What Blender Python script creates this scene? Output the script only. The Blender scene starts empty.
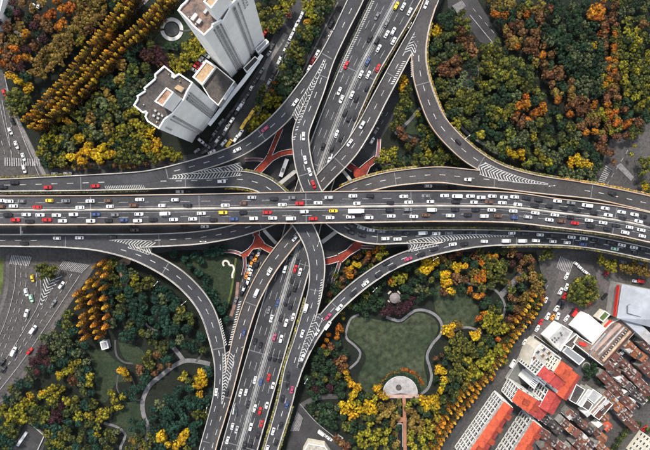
import bpy, math, random
import numpy as np
from mathutils import Vector, Matrix, noise

# ------------------------------------------------------------------ camera, sky, sun, exposure
SC = bpy.context.scene
COL = SC.collection
CAM_H, FOC = 300.0, 500.0
NADIR = (305.0, 190.0)
_vn = Vector((NADIR[0]-325.0, -(NADIR[1]-225.0), -FOC)).normalized()
CAM_R = _vn.rotation_difference(Vector((0, 0, -1))).to_matrix()
cam_data = bpy.data.cameras.new('camera')
cam = bpy.data.objects.new('camera', cam_data)
COL.objects.link(cam)
cam_data.sensor_width = 36.0
cam_data.lens = 36.0*FOC/650.0
cam_data.clip_start = 1.0
cam_data.clip_end = 5000.0
cam.matrix_world = Matrix.Translation((0, 0, CAM_H)) @ CAM_R.to_4x4()
SC.camera = cam

SUN_EL, SUN_AZ = math.radians(52), math.radians(-20)      # azimuth from picture-up (+Y), clockwise
world = bpy.data.worlds.new('World')
SC.world = world
world.use_nodes = True
wn = world.node_tree.nodes
sky = wn.new('ShaderNodeTexSky')
sky.sky_type = 'NISHITA'
sky.sun_disc = False
sky.sun_elevation = SUN_EL
sky.sun_rotation = SUN_AZ
sky.air_density = 1.2
sky.dust_density = 1.5
bg = wn['Background']
bg.inputs['Strength'].default_value = 0.15
veil = wn.new('ShaderNodeHueSaturation')          # thin overcast: a paler sky
veil.inputs['Saturation'].default_value = 0.45
world.node_tree.links.new(sky.outputs[0], veil.inputs['Color'])
world.node_tree.links.new(veil.outputs[0], bg.inputs[0])
sun_data = bpy.data.lights.new('sun', 'SUN')
sun_data.energy = 3.0
sun_data.angle = math.radians(6.0)
sun_data.color = (1.0, 0.93, 0.83)
sun = bpy.data.objects.new('sun', sun_data)
COL.objects.link(sun)
_sd = Vector((math.sin(SUN_AZ)*math.cos(SUN_EL), math.cos(SUN_AZ)*math.cos(SUN_EL), math.sin(SUN_EL)))
sun.rotation_euler = _sd.to_track_quat('Z', 'Y').to_euler()
sun.location = (0, 0, 200)
SC.view_settings.view_transform = 'Standard'
SC.view_settings.look = 'None'
SC.view_settings.exposure = 0.70
SC.view_settings.gamma = 1.0
SC.view_settings.use_curve_mapping = False
SC.render.engine = 'CYCLES'
SC.cycles.max_bounces = 5
SC.cycles.diffuse_bounces = 3

R = random.Random(7)

def P(x, y, z=0.0):
    """point of the place at height z seen at photo position (x, y) when surveyed from above"""
    d = CAM_R @ Vector((x-325.0, -(y-225.0), -FOC))
    t = (z-CAM_H)/d.z
    return Vector((d.x*t, d.y*t, z))

def mpp(z):
    return (CAM_H-z)/FOC

# ------------------------------------------------------------------ materials
MATS = {}
def mat(name, col, rough=0.8, noise_amt=0.0, noise_scale=1.0, col2=None, metallic=0.0, spec=0.4, bump=0.0, rnd=0.0, wave=None, detail=6.0, fine=None):
    if name in MATS: return MATS[name]
    m = bpy.data.materials.new(name); MATS[name] = m
    m.use_nodes = True
    nt = m.node_tree; b = nt.nodes['Principled BSDF']
    b.inputs['Roughness'].default_value = rough
    b.inputs['Metallic'].default_value = metallic
    b.inputs['Specular IOR Level'].default_value = spec
    b.inputs['Base Color'].default_value = (*col, 1)
    out = None
    if noise_amt > 0 or col2:
        geo = nt.nodes.new('ShaderNodeNewGeometry')
        n = nt.nodes.new('ShaderNodeTexNoise'); n.inputs['Scale'].default_value = noise_scale
        n.inputs['Detail'].default_value = detail; n.inputs['Roughness'].default_value = 0.65
        nt.links.new(geo.outputs['Position'], n.inputs['Vector'])
        ramp = nt.nodes.new('ShaderNodeValToRGB')
        c2 = col2 or tuple(min(1, c*(1+noise_amt)) for c in col)
        c1 = col if col2 else tuple(c*(1-noise_amt) for c in col)
        ramp.color_ramp.elements[0].position = 0.35; ramp.color_ramp.elements[0].color = (*c1, 1)
        ramp.color_ramp.elements[1].position = 0.65; ramp.color_ramp.elements[1].color = (*c2, 1)
        nt.links.new(n.outputs['Fac'], ramp.inputs[0]); out = ramp.outputs[0]
        if fine:
            n2 = nt.nodes.new('ShaderNodeTexNoise'); n2.inputs['Scale'].default_value = fine[0]; n2.inputs['Detail'].default_value = 4
            nt.links.new(geo.outputs['Position'], n2.inputs['Vector'])
            mr = nt.nodes.new('ShaderNodeMapRange'); mr.inputs['From Min'].default_value = .3; mr.inputs['From Max'].default_value = .7
            mr.inputs['To Min'].default_value = 1-fine[1]; mr.inputs['To Max'].default_value = 1+fine[1]
            nt.links.new(n2.outputs['Fac'], mr.inputs['Value'])
            mx = nt.nodes.new('ShaderNodeVectorMath'); mx.operation = 'SCALE'
            nt.links.new(out, mx.inputs[0]); nt.links.new(mr.outputs[0], mx.inputs['Scale']); out = mx.outputs[0]
    if wave:
        tc = nt.nodes.new('ShaderNodeTexCoord'); w = nt.nodes.new('ShaderNodeTexWave')
        w.inputs['Scale'].default_value = wave[0]; w.bands_direction = wave[1]; w.inputs['Distortion'].default_value = .4
        nt.links.new(tc.outputs['UV'], w.inputs['Vector'])
        mr = nt.nodes.new('ShaderNodeMapRange'); mr.inputs['To Min'].default_value = wave[2]; mr.inputs['To Max'].default_value = 1.1
        nt.links.new(w.outputs['Fac'], mr.inputs['Value'])
        mx = nt.nodes.new('ShaderNodeVectorMath'); mx.operation = 'SCALE'
        if out: nt.links.new(out, mx.inputs[0])
        else: mx.inputs[0].default_value = col
        nt.links.new(mr.outputs[0], mx.inputs['Scale']); out = mx.outputs[0]
    if rnd > 0:
        oi = nt.nodes.new('ShaderNodeObjectInfo')
        mr = nt.nodes.new('ShaderNodeMapRange'); mr.inputs['To Min'].default_value = 1-rnd; mr.inputs['To Max'].default_value = 1+rnd
        nt.links.new(oi.outputs['Random'], mr.inputs['Value'])
        mx = nt.nodes.new('ShaderNodeVectorMath'); mx.operation = 'SCALE'
        if out: nt.links.new(out, mx.inputs[0])
        else: mx.inputs[0].default_value = col
        nt.links.new(mr.outputs[0], mx.inputs['Scale']); out = mx.outputs[0]
    if out: nt.links.new(out, b.inputs['Base Color'])
    return m

M_ASPH = mat('asphalt_deck', (.036, .037, .042), .85, .32, .04, detail=8, fine=(.8, .2))
M_ASPHG = mat('asphalt_street', (.036, .035, .037), .85, .4, .06, fine=(.9, .25))
M_ASPHM = mat('asphalt_street_dry', (.038, .036, .036), .88, col2=(.074, .067, .063), noise_scale=.05, detail=8, fine=(.7, .35))
M_ASPHW = mat('asphalt_worn', (.085, .075, .075), .85, .3, .07, fine=(.7, .3))
M_CONC = mat('concrete', (.36, .35, .33), .85, .25, .15)
M_CONCD = mat('concrete_dark', (.16, .155, .15), .9, .3, .1)
M_BARR = mat('barrier_concrete', (.38, .355, .32), .8, .3, .12)
M_BARRW = mat('barrier_orange_tint', (.42, .26, .16), .8, .3, .08, col2=(.44, .38, .31))  # concrete mottled from orange to pale grey
M_PAINT = mat('road_paint', (.26, .26, .25), .7, col2=(.58, .58, .56), noise_scale=.5, fine=(3, .3))
M_PAINTW = mat('road_paint_worn', (.26, .25, .25), .8, .4, .8)
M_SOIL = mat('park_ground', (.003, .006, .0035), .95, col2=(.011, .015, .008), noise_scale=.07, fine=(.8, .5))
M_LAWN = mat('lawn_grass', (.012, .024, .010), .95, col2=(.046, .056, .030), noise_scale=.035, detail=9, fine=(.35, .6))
M_LAWN2 = mat('dark_grass', (.010, .022, .010), .95, col2=(.028, .038, .018), noise_scale=.08, fine=(.8, .4))  # darker green than the large lawn
M_PATH = mat('path_paving', (.15, .145, .15), .85, .25, .2, fine=(1.5, .2))
M_PATHD = mat('path_dark', (.06, .06, .062), .85, .3, .3)
M_PAVE = mat('pavement_slabs', (.15, .14, .135), .85, .3, .12, fine=(1.0, .25))
M_WHITE = mat('white_wall', (.86, .85, .82), .75, .07, .08, fine=(.5, .05))
M_GLASSD = mat('window_glass', (.02, .022, .028), .15, spec=.6)
M_RED = mat('footbridge_red', (.10, .016, .012), .85, col2=(.31, .04, .016), noise_scale=.11, fine=(1.0, .35))
M_REDD = mat('footbridge_faded', (.17, .06, .065), .8, .3, .2)
M_RAIL = mat('white_rail', (.6, .62, .62), .6)

# ------------------------------------------------------------------ object helpers
def mesh_obj(name, verts, faces, mats, parent=None, fmat=None, smooth=False, uvs=None):
    me = bpy.data.meshes.new(name)
    me.from_pydata([tuple(v) for v in verts], [], faces)
    if not isinstance(mats, (list, tuple)): mats = [mats]
    for m in mats: me.materials.append(m)
    if fmat is not None: me.polygons.foreach_set('material_index', fmat)
    if smooth: me.polygons.foreach_set('use_smooth', [True]*len(me.polygons))
    if uvs is not None:
        l = me.uv_layers.new(name='UVMap'); l.data.foreach_set('uv', [c for uv in uvs for c in uv])
    me.update()
    o = bpy.data.objects.new(name, me); COL.objects.link(o)
    if parent is not None: o.parent = parent
    return o

def empty(name, loc=(0, 0, 0), rz=0.0):
    o = bpy.data.objects.new(name, None); o.location = loc; o.rotation_euler = (0, 0, rz)
    o.empty_display_size = 1; COL.objects.link(o); return o

def tag(o, label=None, cat=None, group=None, kind=None):
    if label: o['label'] = label
    if cat: o['category'] = cat
    if group: o['group'] = group
    if kind: o['kind'] = kind
    return o

class MB:
    def __init__(s): s.v = []; s.f = []; s.m = []
    def quad(s, a, b, c, d, m=0):
        n = len(s.v); s.v += [a, b, c, d]; s.f.append((n, n+1, n+2, n+3)); s.m.append(m)
    def poly(s, pts, m=0):
        n = len(s.v); s.v += list(pts); s.f.append(tuple(range(n, n+len(pts)))); s.m.append(m)
    def prism(s, pts, z0, z1, mtop=0, mside=0):
        """vertical prism over ccw or cw ring of points"""
        a = sum(pts[i][0]*pts[(i+1) % len(pts)][1]-pts[(i+1) % len(pts)][0]*pts[i][1] for i in range(len(pts)))
        if a < 0: pts = pts[::-1]
        n = len(s.v); k = len(pts)
        s.v += [Vector((p[0], p[1], z0)) for p in pts]+[Vector((p[0], p[1], z1)) for p in pts]
        s.f.append(tuple(range(n+k, n+2*k))); s.m.append(mtop)
        s.f.append(tuple(range(n+k-1, n-1, -1))); s.m.append(mside)
        for i in range(k):
            j = (i+1) % k; s.f.append((n+i, n+j, n+k+j, n+k+i)); s.m.append(mside)
    def box(s, c, sx, sy, sz, rz=0, m=0):
        ca, sa = math.cos(rz), math.sin(rz)
        pts = [(c[0]+x*ca-y*sa, c[1]+x*sa+y*ca) for x, y in ((-sx/2, -sy/2), (sx/2, -sy/2), (sx/2, sy/2), (-sx/2, sy/2))]
        s.prism(pts, c[2], c[2]+sz, m, m)
    def bar(s, a, b, w, h, m=0):
        """box from a to b, width w, height h, base at the points' z"""
        a = Vector(a); b = Vector(b); d = (b-a); d.z = 0
        if d.length < 1e-6: return
        d.normalize(); n = Vector((-d.y, d.x, 0))*w/2; up = Vector((0, 0, h)); k = len(s.v)
        s.v += [a-n, b-n, b+n, a+n, a-n+up, b-n+up, b+n+up, a+n+up]
        for f in ((0, 3, 2, 1), (4, 5, 6, 7), (0, 1, 5, 4), (1, 2, 6, 5), (2, 3, 7, 6), (3, 0, 4, 7)):
            s.f.append(tuple(k+i for i in f)); s.m.append(m)
    def tube(s, a, b, r, n=8, m=0):
        a = Vector(a); b = Vector(b); d = (b-a).normalized()
        u = d.orthogonal().normalized(); w = d.cross(u); k = len(s.v)
        for p in (a, b):
            for i in range(n):
                t = 2*math.pi*i/n; s.v.append(p+u*math.cos(t)*r+w*math.sin(t)*r)
        for i in range(n):
            j = (i+1) % n; s.f.append((k+i, k+j, k+n+j, k+n+i)); s.m.append(m)
        s.f.append(tuple(range(k+n, k+2*n))); s.m.append(m)
        s.f.append(tuple(range(k+n-1, k-1, -1))); s.m.append(m)
    def build(s, name, mats, parent=None, smooth=False):
        return mesh_obj(name, s.v, s.f, mats, parent, s.m, smooth)

def catmull(pts, step=3.0):
    pts = [tuple(map(float, p)) for p in pts]; out = []
    for i in range(len(pts)-1):
        p0 = np.array(pts[i-1] if i else tuple(2*a-b for a, b in zip(pts[0], pts[1])))
        p1 = np.array(pts[i]); p2 = np.array(pts[i+1])
        p3 = np.array(pts[i+2] if i+2 < len(pts) else tuple(2*a-b for a, b in zip(pts[-1], pts[-2])))
        n = max(2, int(np.linalg.norm((p2-p1)[:2])/step))
        for k in range(n):
            t = k/n
            q = .5*((2*p1)+(-p0+p2)*t+(2*p0-5*p1+4*p2-p3)*t*t+(-p0+3*p1-3*p2+p3)*t**3)
            out.append(q)
    out.append(np.array(pts[-1])); return np.array(out)

ORD = ['', 'first', 'second', 'third', 'fourth', 'fifth', 'sixth', 'seventh', 'eighth', 'ninth', 'tenth', 'eleventh', 'twelfth', 'thirteenth', 'fourteenth', 'fifteenth', 'sixteenth', 'seventeenth', 'eighteenth', 'nineteenth', 'twentieth']
def ordn(i):
    if i <= 20: return ORD[i]
    return {1: '%dst', 2: '%dnd', 3: '%drd'}.get(i % 10 if i % 100 not in (11, 12, 13) else 0, '%dth') % i

# ------------------------------------------------------------------ ground and streets (structure)
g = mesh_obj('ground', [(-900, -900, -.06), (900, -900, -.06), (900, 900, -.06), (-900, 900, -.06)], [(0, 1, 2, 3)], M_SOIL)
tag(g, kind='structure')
LAYER = [0.0]
def sheet(name, px, m, z=None):
    if name in ('lawn', 'worn_patch'): px = [tuple(q) for q in catmull(list(px)+[px[0]], 2.0)[:-1]]
    LAYER[0] += .005
    z = LAYER[0]*1.0 if z is None else z
    mb = MB(); pts = [P(x, y, 0) for x, y in px]
    for p in pts: p.z = z
    a = sum(pts[i][0]*pts[(i+1) % len(pts)][1]-pts[(i+1) % len(pts)][0]*pts[i][1] for i in range(len(pts)))
    if a < 0: pts = pts[::-1]
    mb.poly(pts)
    o = mb.build(name, m); tag(o, kind='structure'); return o
def slab(name, px, m, h=.12, kind='structure'):
    mb = MB(); mb.prism([P(x, y, 0) for x, y in px], -.05, h)
    o = mb.build(name, m); tag(o, kind=kind); return o
def ribbon_flat(name, pts, w, m, z=None, step=3):
    """flat ribbon on the ground, pts in px, w in px"""
    LAYER[0] += .005
    z = LAYER[0] if z is None else z
    c = catmull([(x, y) for x, y in pts], step); v = []; f = []
    for i, p in enumerate(c):
        t = c[min(i+1, len(c)-1)]-c[max(i-1, 0)]; t = t/np.linalg.norm(t); n = np.array([-t[1], t[0]])*w/2
        a = P(*(p+n)); b = P(*(p-n)); a.z = b.z = z; v += [a, b]
        if i: f.append((2*i-2, 2*i-1, 2*i+1, 2*i))
    return v, f
def path(name, pts, w, m, z=None, step=3):
    v, f = ribbon_flat(name, pts, w, m, z, step)
    o = mesh_obj(name, v, f, m); tag(o, kind='structure'); return o

sheet('road', [(-60, 170), (0, 172), (60, 168), (150, 160), (220, 150), (286, 118), (340, 130), (375, 150), (470, 170), (560, 178), (650, 190), (720, 205), (720, 275), (650, 262), (560, 252), (470, 252), (400, 246), (350, 256), (335, 285), (260, 270), (240, 250), (180, 250), (100, 262), (-60, 262)], M_ASPHG)
sheet('road', [(339, -20), (455, -20), (440, 5), (425, 40), (412, 75), (398, 102), (391, 122), (375, 150), (345, 190), (345, 230), (338, 262), (318, 300), (300, 345), (290, 395), (262, 470), (196, 470), (214, 400), (222, 340), (236, 292), (252, 258), (256, 190), (282, 120), (300, 76)], M_ASPHG)
sheet('street', [(298, -20), (318, -20), (306, 14), (277, 74), (250, 125), (228, 160), (195, 172), (188, 160), (212, 140), (238, 100), (262, 62)], M_ASPHG)
sheet('street', [(-40, 60), (2, 70), (8, 90), (20, 120), (34, 148), (46, 178), (-40, 178)], M_ASPHM)
sheet('street', [(-30, 248), (118, 250), (96, 262), (68, 303), (45, 340), (24, 374), (-30, 440)], M_ASPHM)
sheet('street', [(536, 250), (560, 250), (650, 258), (760, 275), (760, 560), (380, 560), (432, 458), (490, 380), (520, 345), (538, 318), (546, 290), (540, 268)], M_ASPHM)
sheet('street', [(589, 190), (603, 160), (610, 140), (650, 118), (720, 80), (720, 215), (650, 205)], M_ASPHM)
sheet('street', [(446, -20), (466, -20), (499, 36), (490, 46), (480, 42), (462, 18), (448, 8)], M_ASPHG)
sheet('street', [(288, 440), (299, 402), (304, 408), (318, 424), (345, 450), (360, 480), (280, 480)], M_ASPHG)
sheet('street', [(12, 450), (28, 420), (46, 438), (38, 470), (5, 470)], M_ASPHG)
sheet('street', [(-20, -20), (20, -20), (4, 30), (-20, 60)], M_PAVE)
# warm worn lanes and parking courts
path('road', [(566, 262), (560, 285), (548, 315), (528, 345)], 9, M_ASPHW)
path('road', [(606, 258), (600, 275), (612, 298), (625, 318)], 8, M_ASPHW)
path('pavement', [(96, 262), (68, 303), (45, 340), (24, 374), (0, 404), (-20, 430)], 4.5, M_ASPHW)
path('pavement', [(8, 255), (6, 290), (-6, 330)], 3.5, M_ASPHW)
sheet('grass_verge', [(-20, 258), (4, 258), (3, 285), (-4, 310), (-20, 330)], mat('verge_grass', (.07, .09, .025), .95, .4, .2))
path('pavement', [(46, 178), (30, 146), (17, 118), (6, 88)], 4, M_PAVE)
path('path', [(165, 163), (120, 163), (60, 170)], 6, mat('bare_earth', (.085, .07, .06), .95, .4, .3))
path('path', [(305, 12), (279, 68), (256, 118)], 2.4, M_PAVE)
path('path', [(286, 34), (268, 62), (262, 80)], 5, M_PAVE)
path('path', [(338, 2), (300, 77)], 1.4, M_PAVE)
sheet('path', [(458, 88), (462, 66), (468, 60), (480, 62), (478, 80), (470, 92)], M_PAVE)
sheet('yard', [(532, 335), (546, 345), (556, 352), (545, 385), (520, 384), (505, 377)], mat('yard_concrete', (.12, .125, .12), .9, .25, .06, fine=(.5, .2)))
sheet('yard', [(540, 316), (560, 300), (580, 306), (598, 320), (570, 360), (545, 345)], M_ASPHW)
sheet('yard', [(578, 345), (592, 350), (606, 372), (600, 385), (575, 375)], M_PATHD)
# park lawns
sheet('lawn', [(349, 325), (357, 317), (385, 321), (401, 323), (416, 313), (430, 316), (438, 325), (435, 338), (426, 350), (424, 366), (427, 382), (420, 392), (378, 394), (366, 392), (358, 378), (366, 360), (363, 350), (355, 342), (348, 336)], M_LAWN)
sheet('lawn', [(432, 290), (445, 284), (462, 292), (476, 304), (482, 318), (474, 326), (455, 327), (444, 326), (436, 312)], M_LAWN)
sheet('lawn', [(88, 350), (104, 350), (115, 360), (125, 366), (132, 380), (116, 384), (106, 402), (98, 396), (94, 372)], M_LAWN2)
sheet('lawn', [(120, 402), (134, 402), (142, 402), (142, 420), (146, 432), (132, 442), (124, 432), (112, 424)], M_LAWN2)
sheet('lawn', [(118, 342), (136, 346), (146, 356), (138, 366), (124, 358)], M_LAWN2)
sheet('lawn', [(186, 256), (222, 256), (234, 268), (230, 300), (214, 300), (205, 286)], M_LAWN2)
sheet('lawn', [(152, 18), (176, 8), (196, 30), (176, 46), (150, 44)], M_LAWN2)
sheet('lawn', [(400, 110), (412, 108), (428, 132), (410, 134), (398, 128)], M_LAWN2)
# park paths
for pts, w in (([(210, 364), (196, 361), (184, 361), (172, 367), (162, 375), (151, 384), (144.5, 395), (142.5, 405), (144, 416), (148, 426), (147.5, 437), (134, 448), (120, 456)], 5.0),
               ([(184, 361), (179, 354), (173, 347)], 5), ([(196, 362), (202, 354)], 2.5),
               ([(115.4, 340), (115.5, 348), (117, 356), (124, 362), (133, 363.5)], 2.2),
               ([(131, 376), (135, 386), (135, 399.4), (143, 399.4)], 1.8),
               ([(104, 423), (112, 425), (119, 428), (125.5, 435), (121, 446), (120, 456)], 3.0),
               ([(139, 306), (141, 315), (148, 326), (158, 331)], 2.6),
               ([(118, 375), (117, 388), (121, 396)], 1.6),
               ([(359, 314.5), (351.5, 318), (347, 328), (346.5, 338), (354, 344.8), (360.3, 352.5), (357.5, 361), (349, 369)], 2.6),
               ([(386, 317), (392, 319), (401, 320.3), (414, 311), (425, 310.3), (436, 315.5), (441.5, 324), (440.6, 334), (432, 344.5), (427, 356), (430, 368), (431.5, 377), (428, 388), (421, 394)], 3.2),
               ([(441, 334), (452, 331), (463.5, 327.5), (472, 328), (482, 333)], 2.6),
               ([(456, 275.7), (471, 284), (490, 287.5), (500, 295), (505, 307), (502, 318)], 2.6),
               ([(500, 296), (511, 285), (523, 272)], 7),
               ([(150, 50), (156, 38), (162, 33)], 1.2), ([(150, 47), (165, 48), (178, 50)], 2.4), ([(160, 32.5), (188, 30.5), (196, 28)], 2.0),
               ([(152, -6), (132, 14), (115, 32), (100, 47), (70, 80), (40, 112)], 5.2), ([(112, 26), (122, 33)], 4),
               ([(478, 84), (492, 86), (505, 95), (506, 106)], 2.4), ([(470, 118), (472, 128), (482, 134)], 2.2), ([(454, 118), (466, 132), (486, 146), (505, 158)], 3.2),
               ([(395, 134), (408, 122), (420, 108)], 3.4), ([(398, 128), (412, 138), (428, 140)], 2.4)):
    path('path', pts, w*.85, M_PATH if w > 2.5 else M_PATHD)
# dark street lane along the avenue, raised sidewalks
path('street', [(548, 300), (536, 322), (512, 352), (482, 392), (440, 456)], 7, M_ASPHG)
path('pavement', [(541, 300), (530, 320), (506, 350), (478, 386), (436, 450)], 2, M_PAVE)
path('street', [(300, 406), (316, 398), (338, 396)], 5, M_PATHD)
# ------------------------------------------------------------------ elevated roads
ROADS = {}
class Road:
    def __init__(s, key, pts, dashes, thick=1.3, skip_l=False, skip_r=False, median=None):
        pts = [tuple(p) for p in pts]
        for end in (0, -1):                        # run on well past the edge of the view
            p, q = (pts[0], pts[1]) if end == 0 else (pts[-1], pts[-2])
            if p[0] < -20 or p[0] > 670 or p[1] < -20 or p[1] > 470:
                d = np.array([p[0]-q[0], p[1]-q[1]], float); d *= 110/np.linalg.norm(d); ex = (p[0]+d[0], p[1]+d[1], p[2], p[3])
                if end == 0: pts.insert(0, ex)
                else: pts.append(ex)
        s.key = key; s.c = catmull(pts, 3.0); s.dashes = dashes; s.thick = thick; s.median = median
        n = len(s.c); s.t = np.zeros((n, 2))
        for i in range(n):
            d = s.c[min(i+1, n-1), :2]-s.c[max(i-1, 0), :2]; s.t[i] = d/np.linalg.norm(d)
        s.n = np.stack([-s.t[:, 1], s.t[:, 0]], 1)
        ROADS[key] = s
    def at(s, i, off):
        """world point at sample i, off = px sideways (positive = right-hand of direction in picture)"""
        x, y = s.c[i, :2]+s.n[i]*off
        return P(x, y, s.c[i, 3])
    def near(s, x, y):
        d = np.hypot(s.c[:, 0]-x, s.c[:, 1]-y); i = int(d.argmin()); return i, d[i]
    def covers(s, x, y, z, marg=.6, dz=1.6):
        i, d = s.near(x, y)
        if i in (0, len(s.c)-1) and not (x < 3 or x > 647 or y < 3 or y > 447): return False
        return d < s.c[i, 2]/2-marg and abs(s.c[i, 3]-z) < dz

Road('main', [(-50, 210.5, 30, 26), (0, 210.3, 29.8, 26), (100, 210, 30, 26), (200, 208.8, 30.3, 26), (300, 207.6, 32, 26), (400, 206.3, 31.8, 26), (455, 206.2, 31.4, 26),
              (510, 207.4, 31, 26), (555, 212.8, 29.6, 26), (610, 219.5, 29.6, 26), (650, 227.5, 30, 26), (700, 239, 30, 26)], [-.5, .5], 1.8, median='low')
Road('A', [(372, -38, 15.5, 10), (355.5, 0, 15.5, 10), (341, 30, 14.5, 11), (327.5, 60, 14, 12), (317.5, 90, 14.5, 13.5), (308.5, 112, 16, 15), (301.3, 131, 17, 16.5), (301, 146, 17.5, 17.5), (304.5, 168, 18, 18.5),
           (312.5, 191, 18, 19), (322, 207, 18, 19), (337, 221.5, 18, 18.5), (355, 232.0, 17, 17.5), (375, 236.6, 15.4, 16), (400, 236.6, 14.5, 15), (440, 235.8, 13.5, 14), (490, 237.5, 16.2, 14),
           (540, 238.2, 14, 14), (590, 242, 12.8, 14), (650, 254, 12.6, 14), (700, 266, 12.6, 14)], [0])
Road('NWR', [(338, 34, 13, 11.2), (324, 60, 13.6, 12.03), (309, 82, 15, 12.8), (290.5, 107, 16, 13.3), (272, 126, 15.5, 13.6), (246, 146, 14.2, 13.9), (222, 157, 13.6, 14.03), (190, 167, 13, 14.03), (150, 176, 12, 14.03), (110, 179, 11, 14.03)], [0])
Road('B', [(-50, 185.6, 13, 14), (0, 185.2, 13, 14), (72, 183.2, 15.7, 14), (128, 181.4, 17.4, 14), (170, 181, 15.4, 14), (205, 180.3, 15, 14.2), (240, 179.3, 17, 15), (262, 184.5, 17.5, 16), (278, 196, 18, 17.5), (292, 212, 18, 18.5),
           (303, 225, 18.5, 19), (312.5, 244, 17.5, 19), (317, 265, 16.4, 18), (315.5, 289, 15, 16.5), (309.5, 313, 15, 15), (301.5, 340, 15, 13.5), (292.5, 369, 16, 12.5), (285.2, 402, 15, 11), (271.5, 448, 14, 10), (260, 485, 14, 10)], [0])
Road('C', [(443, -38, 14.5, 10), (431, 0, 14.8, 10), (420, 25, 14.6, 10.5), (407, 48, 14.6, 11), (395, 70, 15, 11.5), (380, 98, 15.5, 12), (367, 123, 16, 12.4), (353, 146, 16.5, 12.6), (341, 160.5, 16.5, 12.7), (327.5, 174.5, 16, 12.7),
           (311, 192, 16, 12.7), (292, 207, 16, 12.7), (270, 218.5, 15.5, 12.9), (245, 228, 14.5, 13.2), (222, 234, 13.5, 13.5), (195, 238, 13.5, 13.8), (160, 240, 13.5, 14), (110, 241, 14.5, 14), (60, 240.4, 13.5, 14), (0, 240.3, 12.6, 14), (-50, 240, 12.6, 14)], [0])
Road('D', [(690, 215, 15, 14), (650, 204, 16, 14), (610, 195, 15.4, 14), (587, 190.8, 15.8, 14), (534, 184.5, 17.6, 14), (500, 180.5, 17, 14), (470, 177.8, 17.5, 14), (437, 174.7, 16.5, 13.8), (400, 177.7, 15.6, 13.4), (375, 182.5, 15.4, 13), (352, 190, 15.5, 12.7),
           (335, 199, 16, 12.7), (316, 212, 16, 12.7), (302, 226.5, 16, 12.7), (287.5, 243.5, 16, 12.6), (268.5, 269, 15.8, 12.4), (252.5, 299.5, 15, 12.2), (241.8, 331, 14.5, 12), (234, 362, 13.5, 11.6), (227, 394, 11, 11), (220, 420, 9.6, 10.6), (212.5, 446, 9, 10.2), (204, 485, 9, 10)], [0])
Road('R3', [(443, -38, 14, 10.03), (431.5, 0, 13, 10.03), (423, 27, 13.4, 10.6), (418.8, 52, 15, 11), (420.8, 76, 16.3, 11.6), (428.4, 101, 17, 12.3), (438, 122, 17.4, 13), (454, 141, 17.5, 13.6), (474, 158, 17, 14), (500, 171.5, 14, 14.03), (534, 179.8, 11, 14.03), (580, 186, 9, 14.03)], [0])
Road('E2', [(540, 241, 8, 14.03), (490, 241.6, 9, 14.03), (455, 245.5, 10.6, 14), (425, 251.6, 12.4, 14), (394, 262.5, 13, 13.8), (366, 280, 13.3, 13.6), (341, 301, 13.5, 13.4), (322, 322, 13, 13.2), (309, 342, 12.5, 13), (299, 364, 11.5, 12.7), (292, 385, 11, 12)], [0])
Road('SWL', [(40, 241.2, 11, 14.03), (75, 242.5, 12, 14.03), (100, 245, 12.5, 14.03), (128, 251.5, 13.4, 14), (150, 260, 14.6, 13.7), (175, 274.5, 15.6, 13.3), (195, 293, 15.8, 12.9), (208, 313, 15.7, 12.4), (216.5, 340, 14.6, 11.8), (220.4, 366, 12, 11.5),
             (218.3, 394, 10, 11), (211.7, 420, 9, 10.6), (204.5, 446, 9, 10.2), (195, 485, 9, 10)], [0])
Road('NS', [(414, -38, 48, 8), (396, 0, 44.5, 8), (376.5, 37, 40.5, 8), (357, 75, 37.2, 8), (330, 140, 35.5, 8), (310, 200, 35.5, 8), (298, 245, 36, 8), (285, 290, 36.6, 8), (262.7, 366, 36.6, 8), (239, 450, 36.2, 8), (229, 485, 36, 8)], [-.36, -.68, .36, .68], 1.6, median='wide')

ROAD_NAMES = {'main': 'east-west expressway', 'A': 'north-to-east ramp', 'NWR': 'north-to-west ramp', 'B': 'west-to-south ramp', 'C': 'north-to-west inner ramp', 'D': 'east-to-south inner ramp', 'R3': 'north-to-east outer ramp', 'E2': 'south-to-east ramp', 'SWL': 'west-to-south outer ramp', 'NS': 'north-south expressway'}
DESC = {'main': 'topmost straight concrete expressway full of cars crossing the whole picture', 'A': 'curved grey ramp from the top swinging under the main deck to the right edge',
        'NWR': 'grey ramp curving from the top towards the left edge past two towers', 'B': 'grey ramp from the left edge bending under the main deck to the bottom',
        'C': 'brownish ramp from the top bending under the main deck to the left edge', 'D': 'ramp from the right edge bending under the main deck to the lower left',
        'R3': 'pinkish grey outer ramp curving beside the wood to the right edge', 'E2': 'ramp curving from the bottom to the right above the park pavilion',
        'SWL': 'outer ramp curving from the left edge down through the lower left park', 'NS': 'wide multi-lane expressway running from top to bottom'}
ZOFF = {k: i*.012 for i, k in enumerate(['main', 'A', 'B', 'C', 'D', 'NS', 'NWR', 'R3', 'E2', 'SWL'])}

def strip(mb, r, i0, i1, off, w, h, lift, m=0):
    """raised or flat strip along samples i0..i1 at sideways offset(s) px, width w metres"""
    k = len(mb.v); n = i1-i0+1
    if n < 2: return
    for i in range(i0, i1+1):
        o = off(i) if callable(off) else off
        c = r.at(i, o); wpx = w/mpp(r.c[i, 3])
        a = r.at(i, o-wpx/2); b = r.at(i, o+wpx/2)
        a.z += lift; b.z += lift
        if h > 0: mb.v += [a, b, a+Vector((0, 0, h)), b+Vector((0, 0, h))]
        else: mb.v += [a, b]
    q = 4 if h > 0 else 2
    for j in range(n-1):
        a = k+j*q; b = a+q
        if h > 0:
            for f in ((a+2, a+3, b+3, b+2), (a, a+2, b+2, b), (a+3, a+1, b+1, b+3), (a+1, a, b, b+1)): mb.f.append(f); mb.m.append(m)
        else: mb.f.append((a, a+1, b+1, b)); mb.m.append(m)
    if h > 0:
        for a in (k, k+(n-1)*4): mb.f.append((a, a+1, a+3, a+2)); mb.m.append(m)

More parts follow.
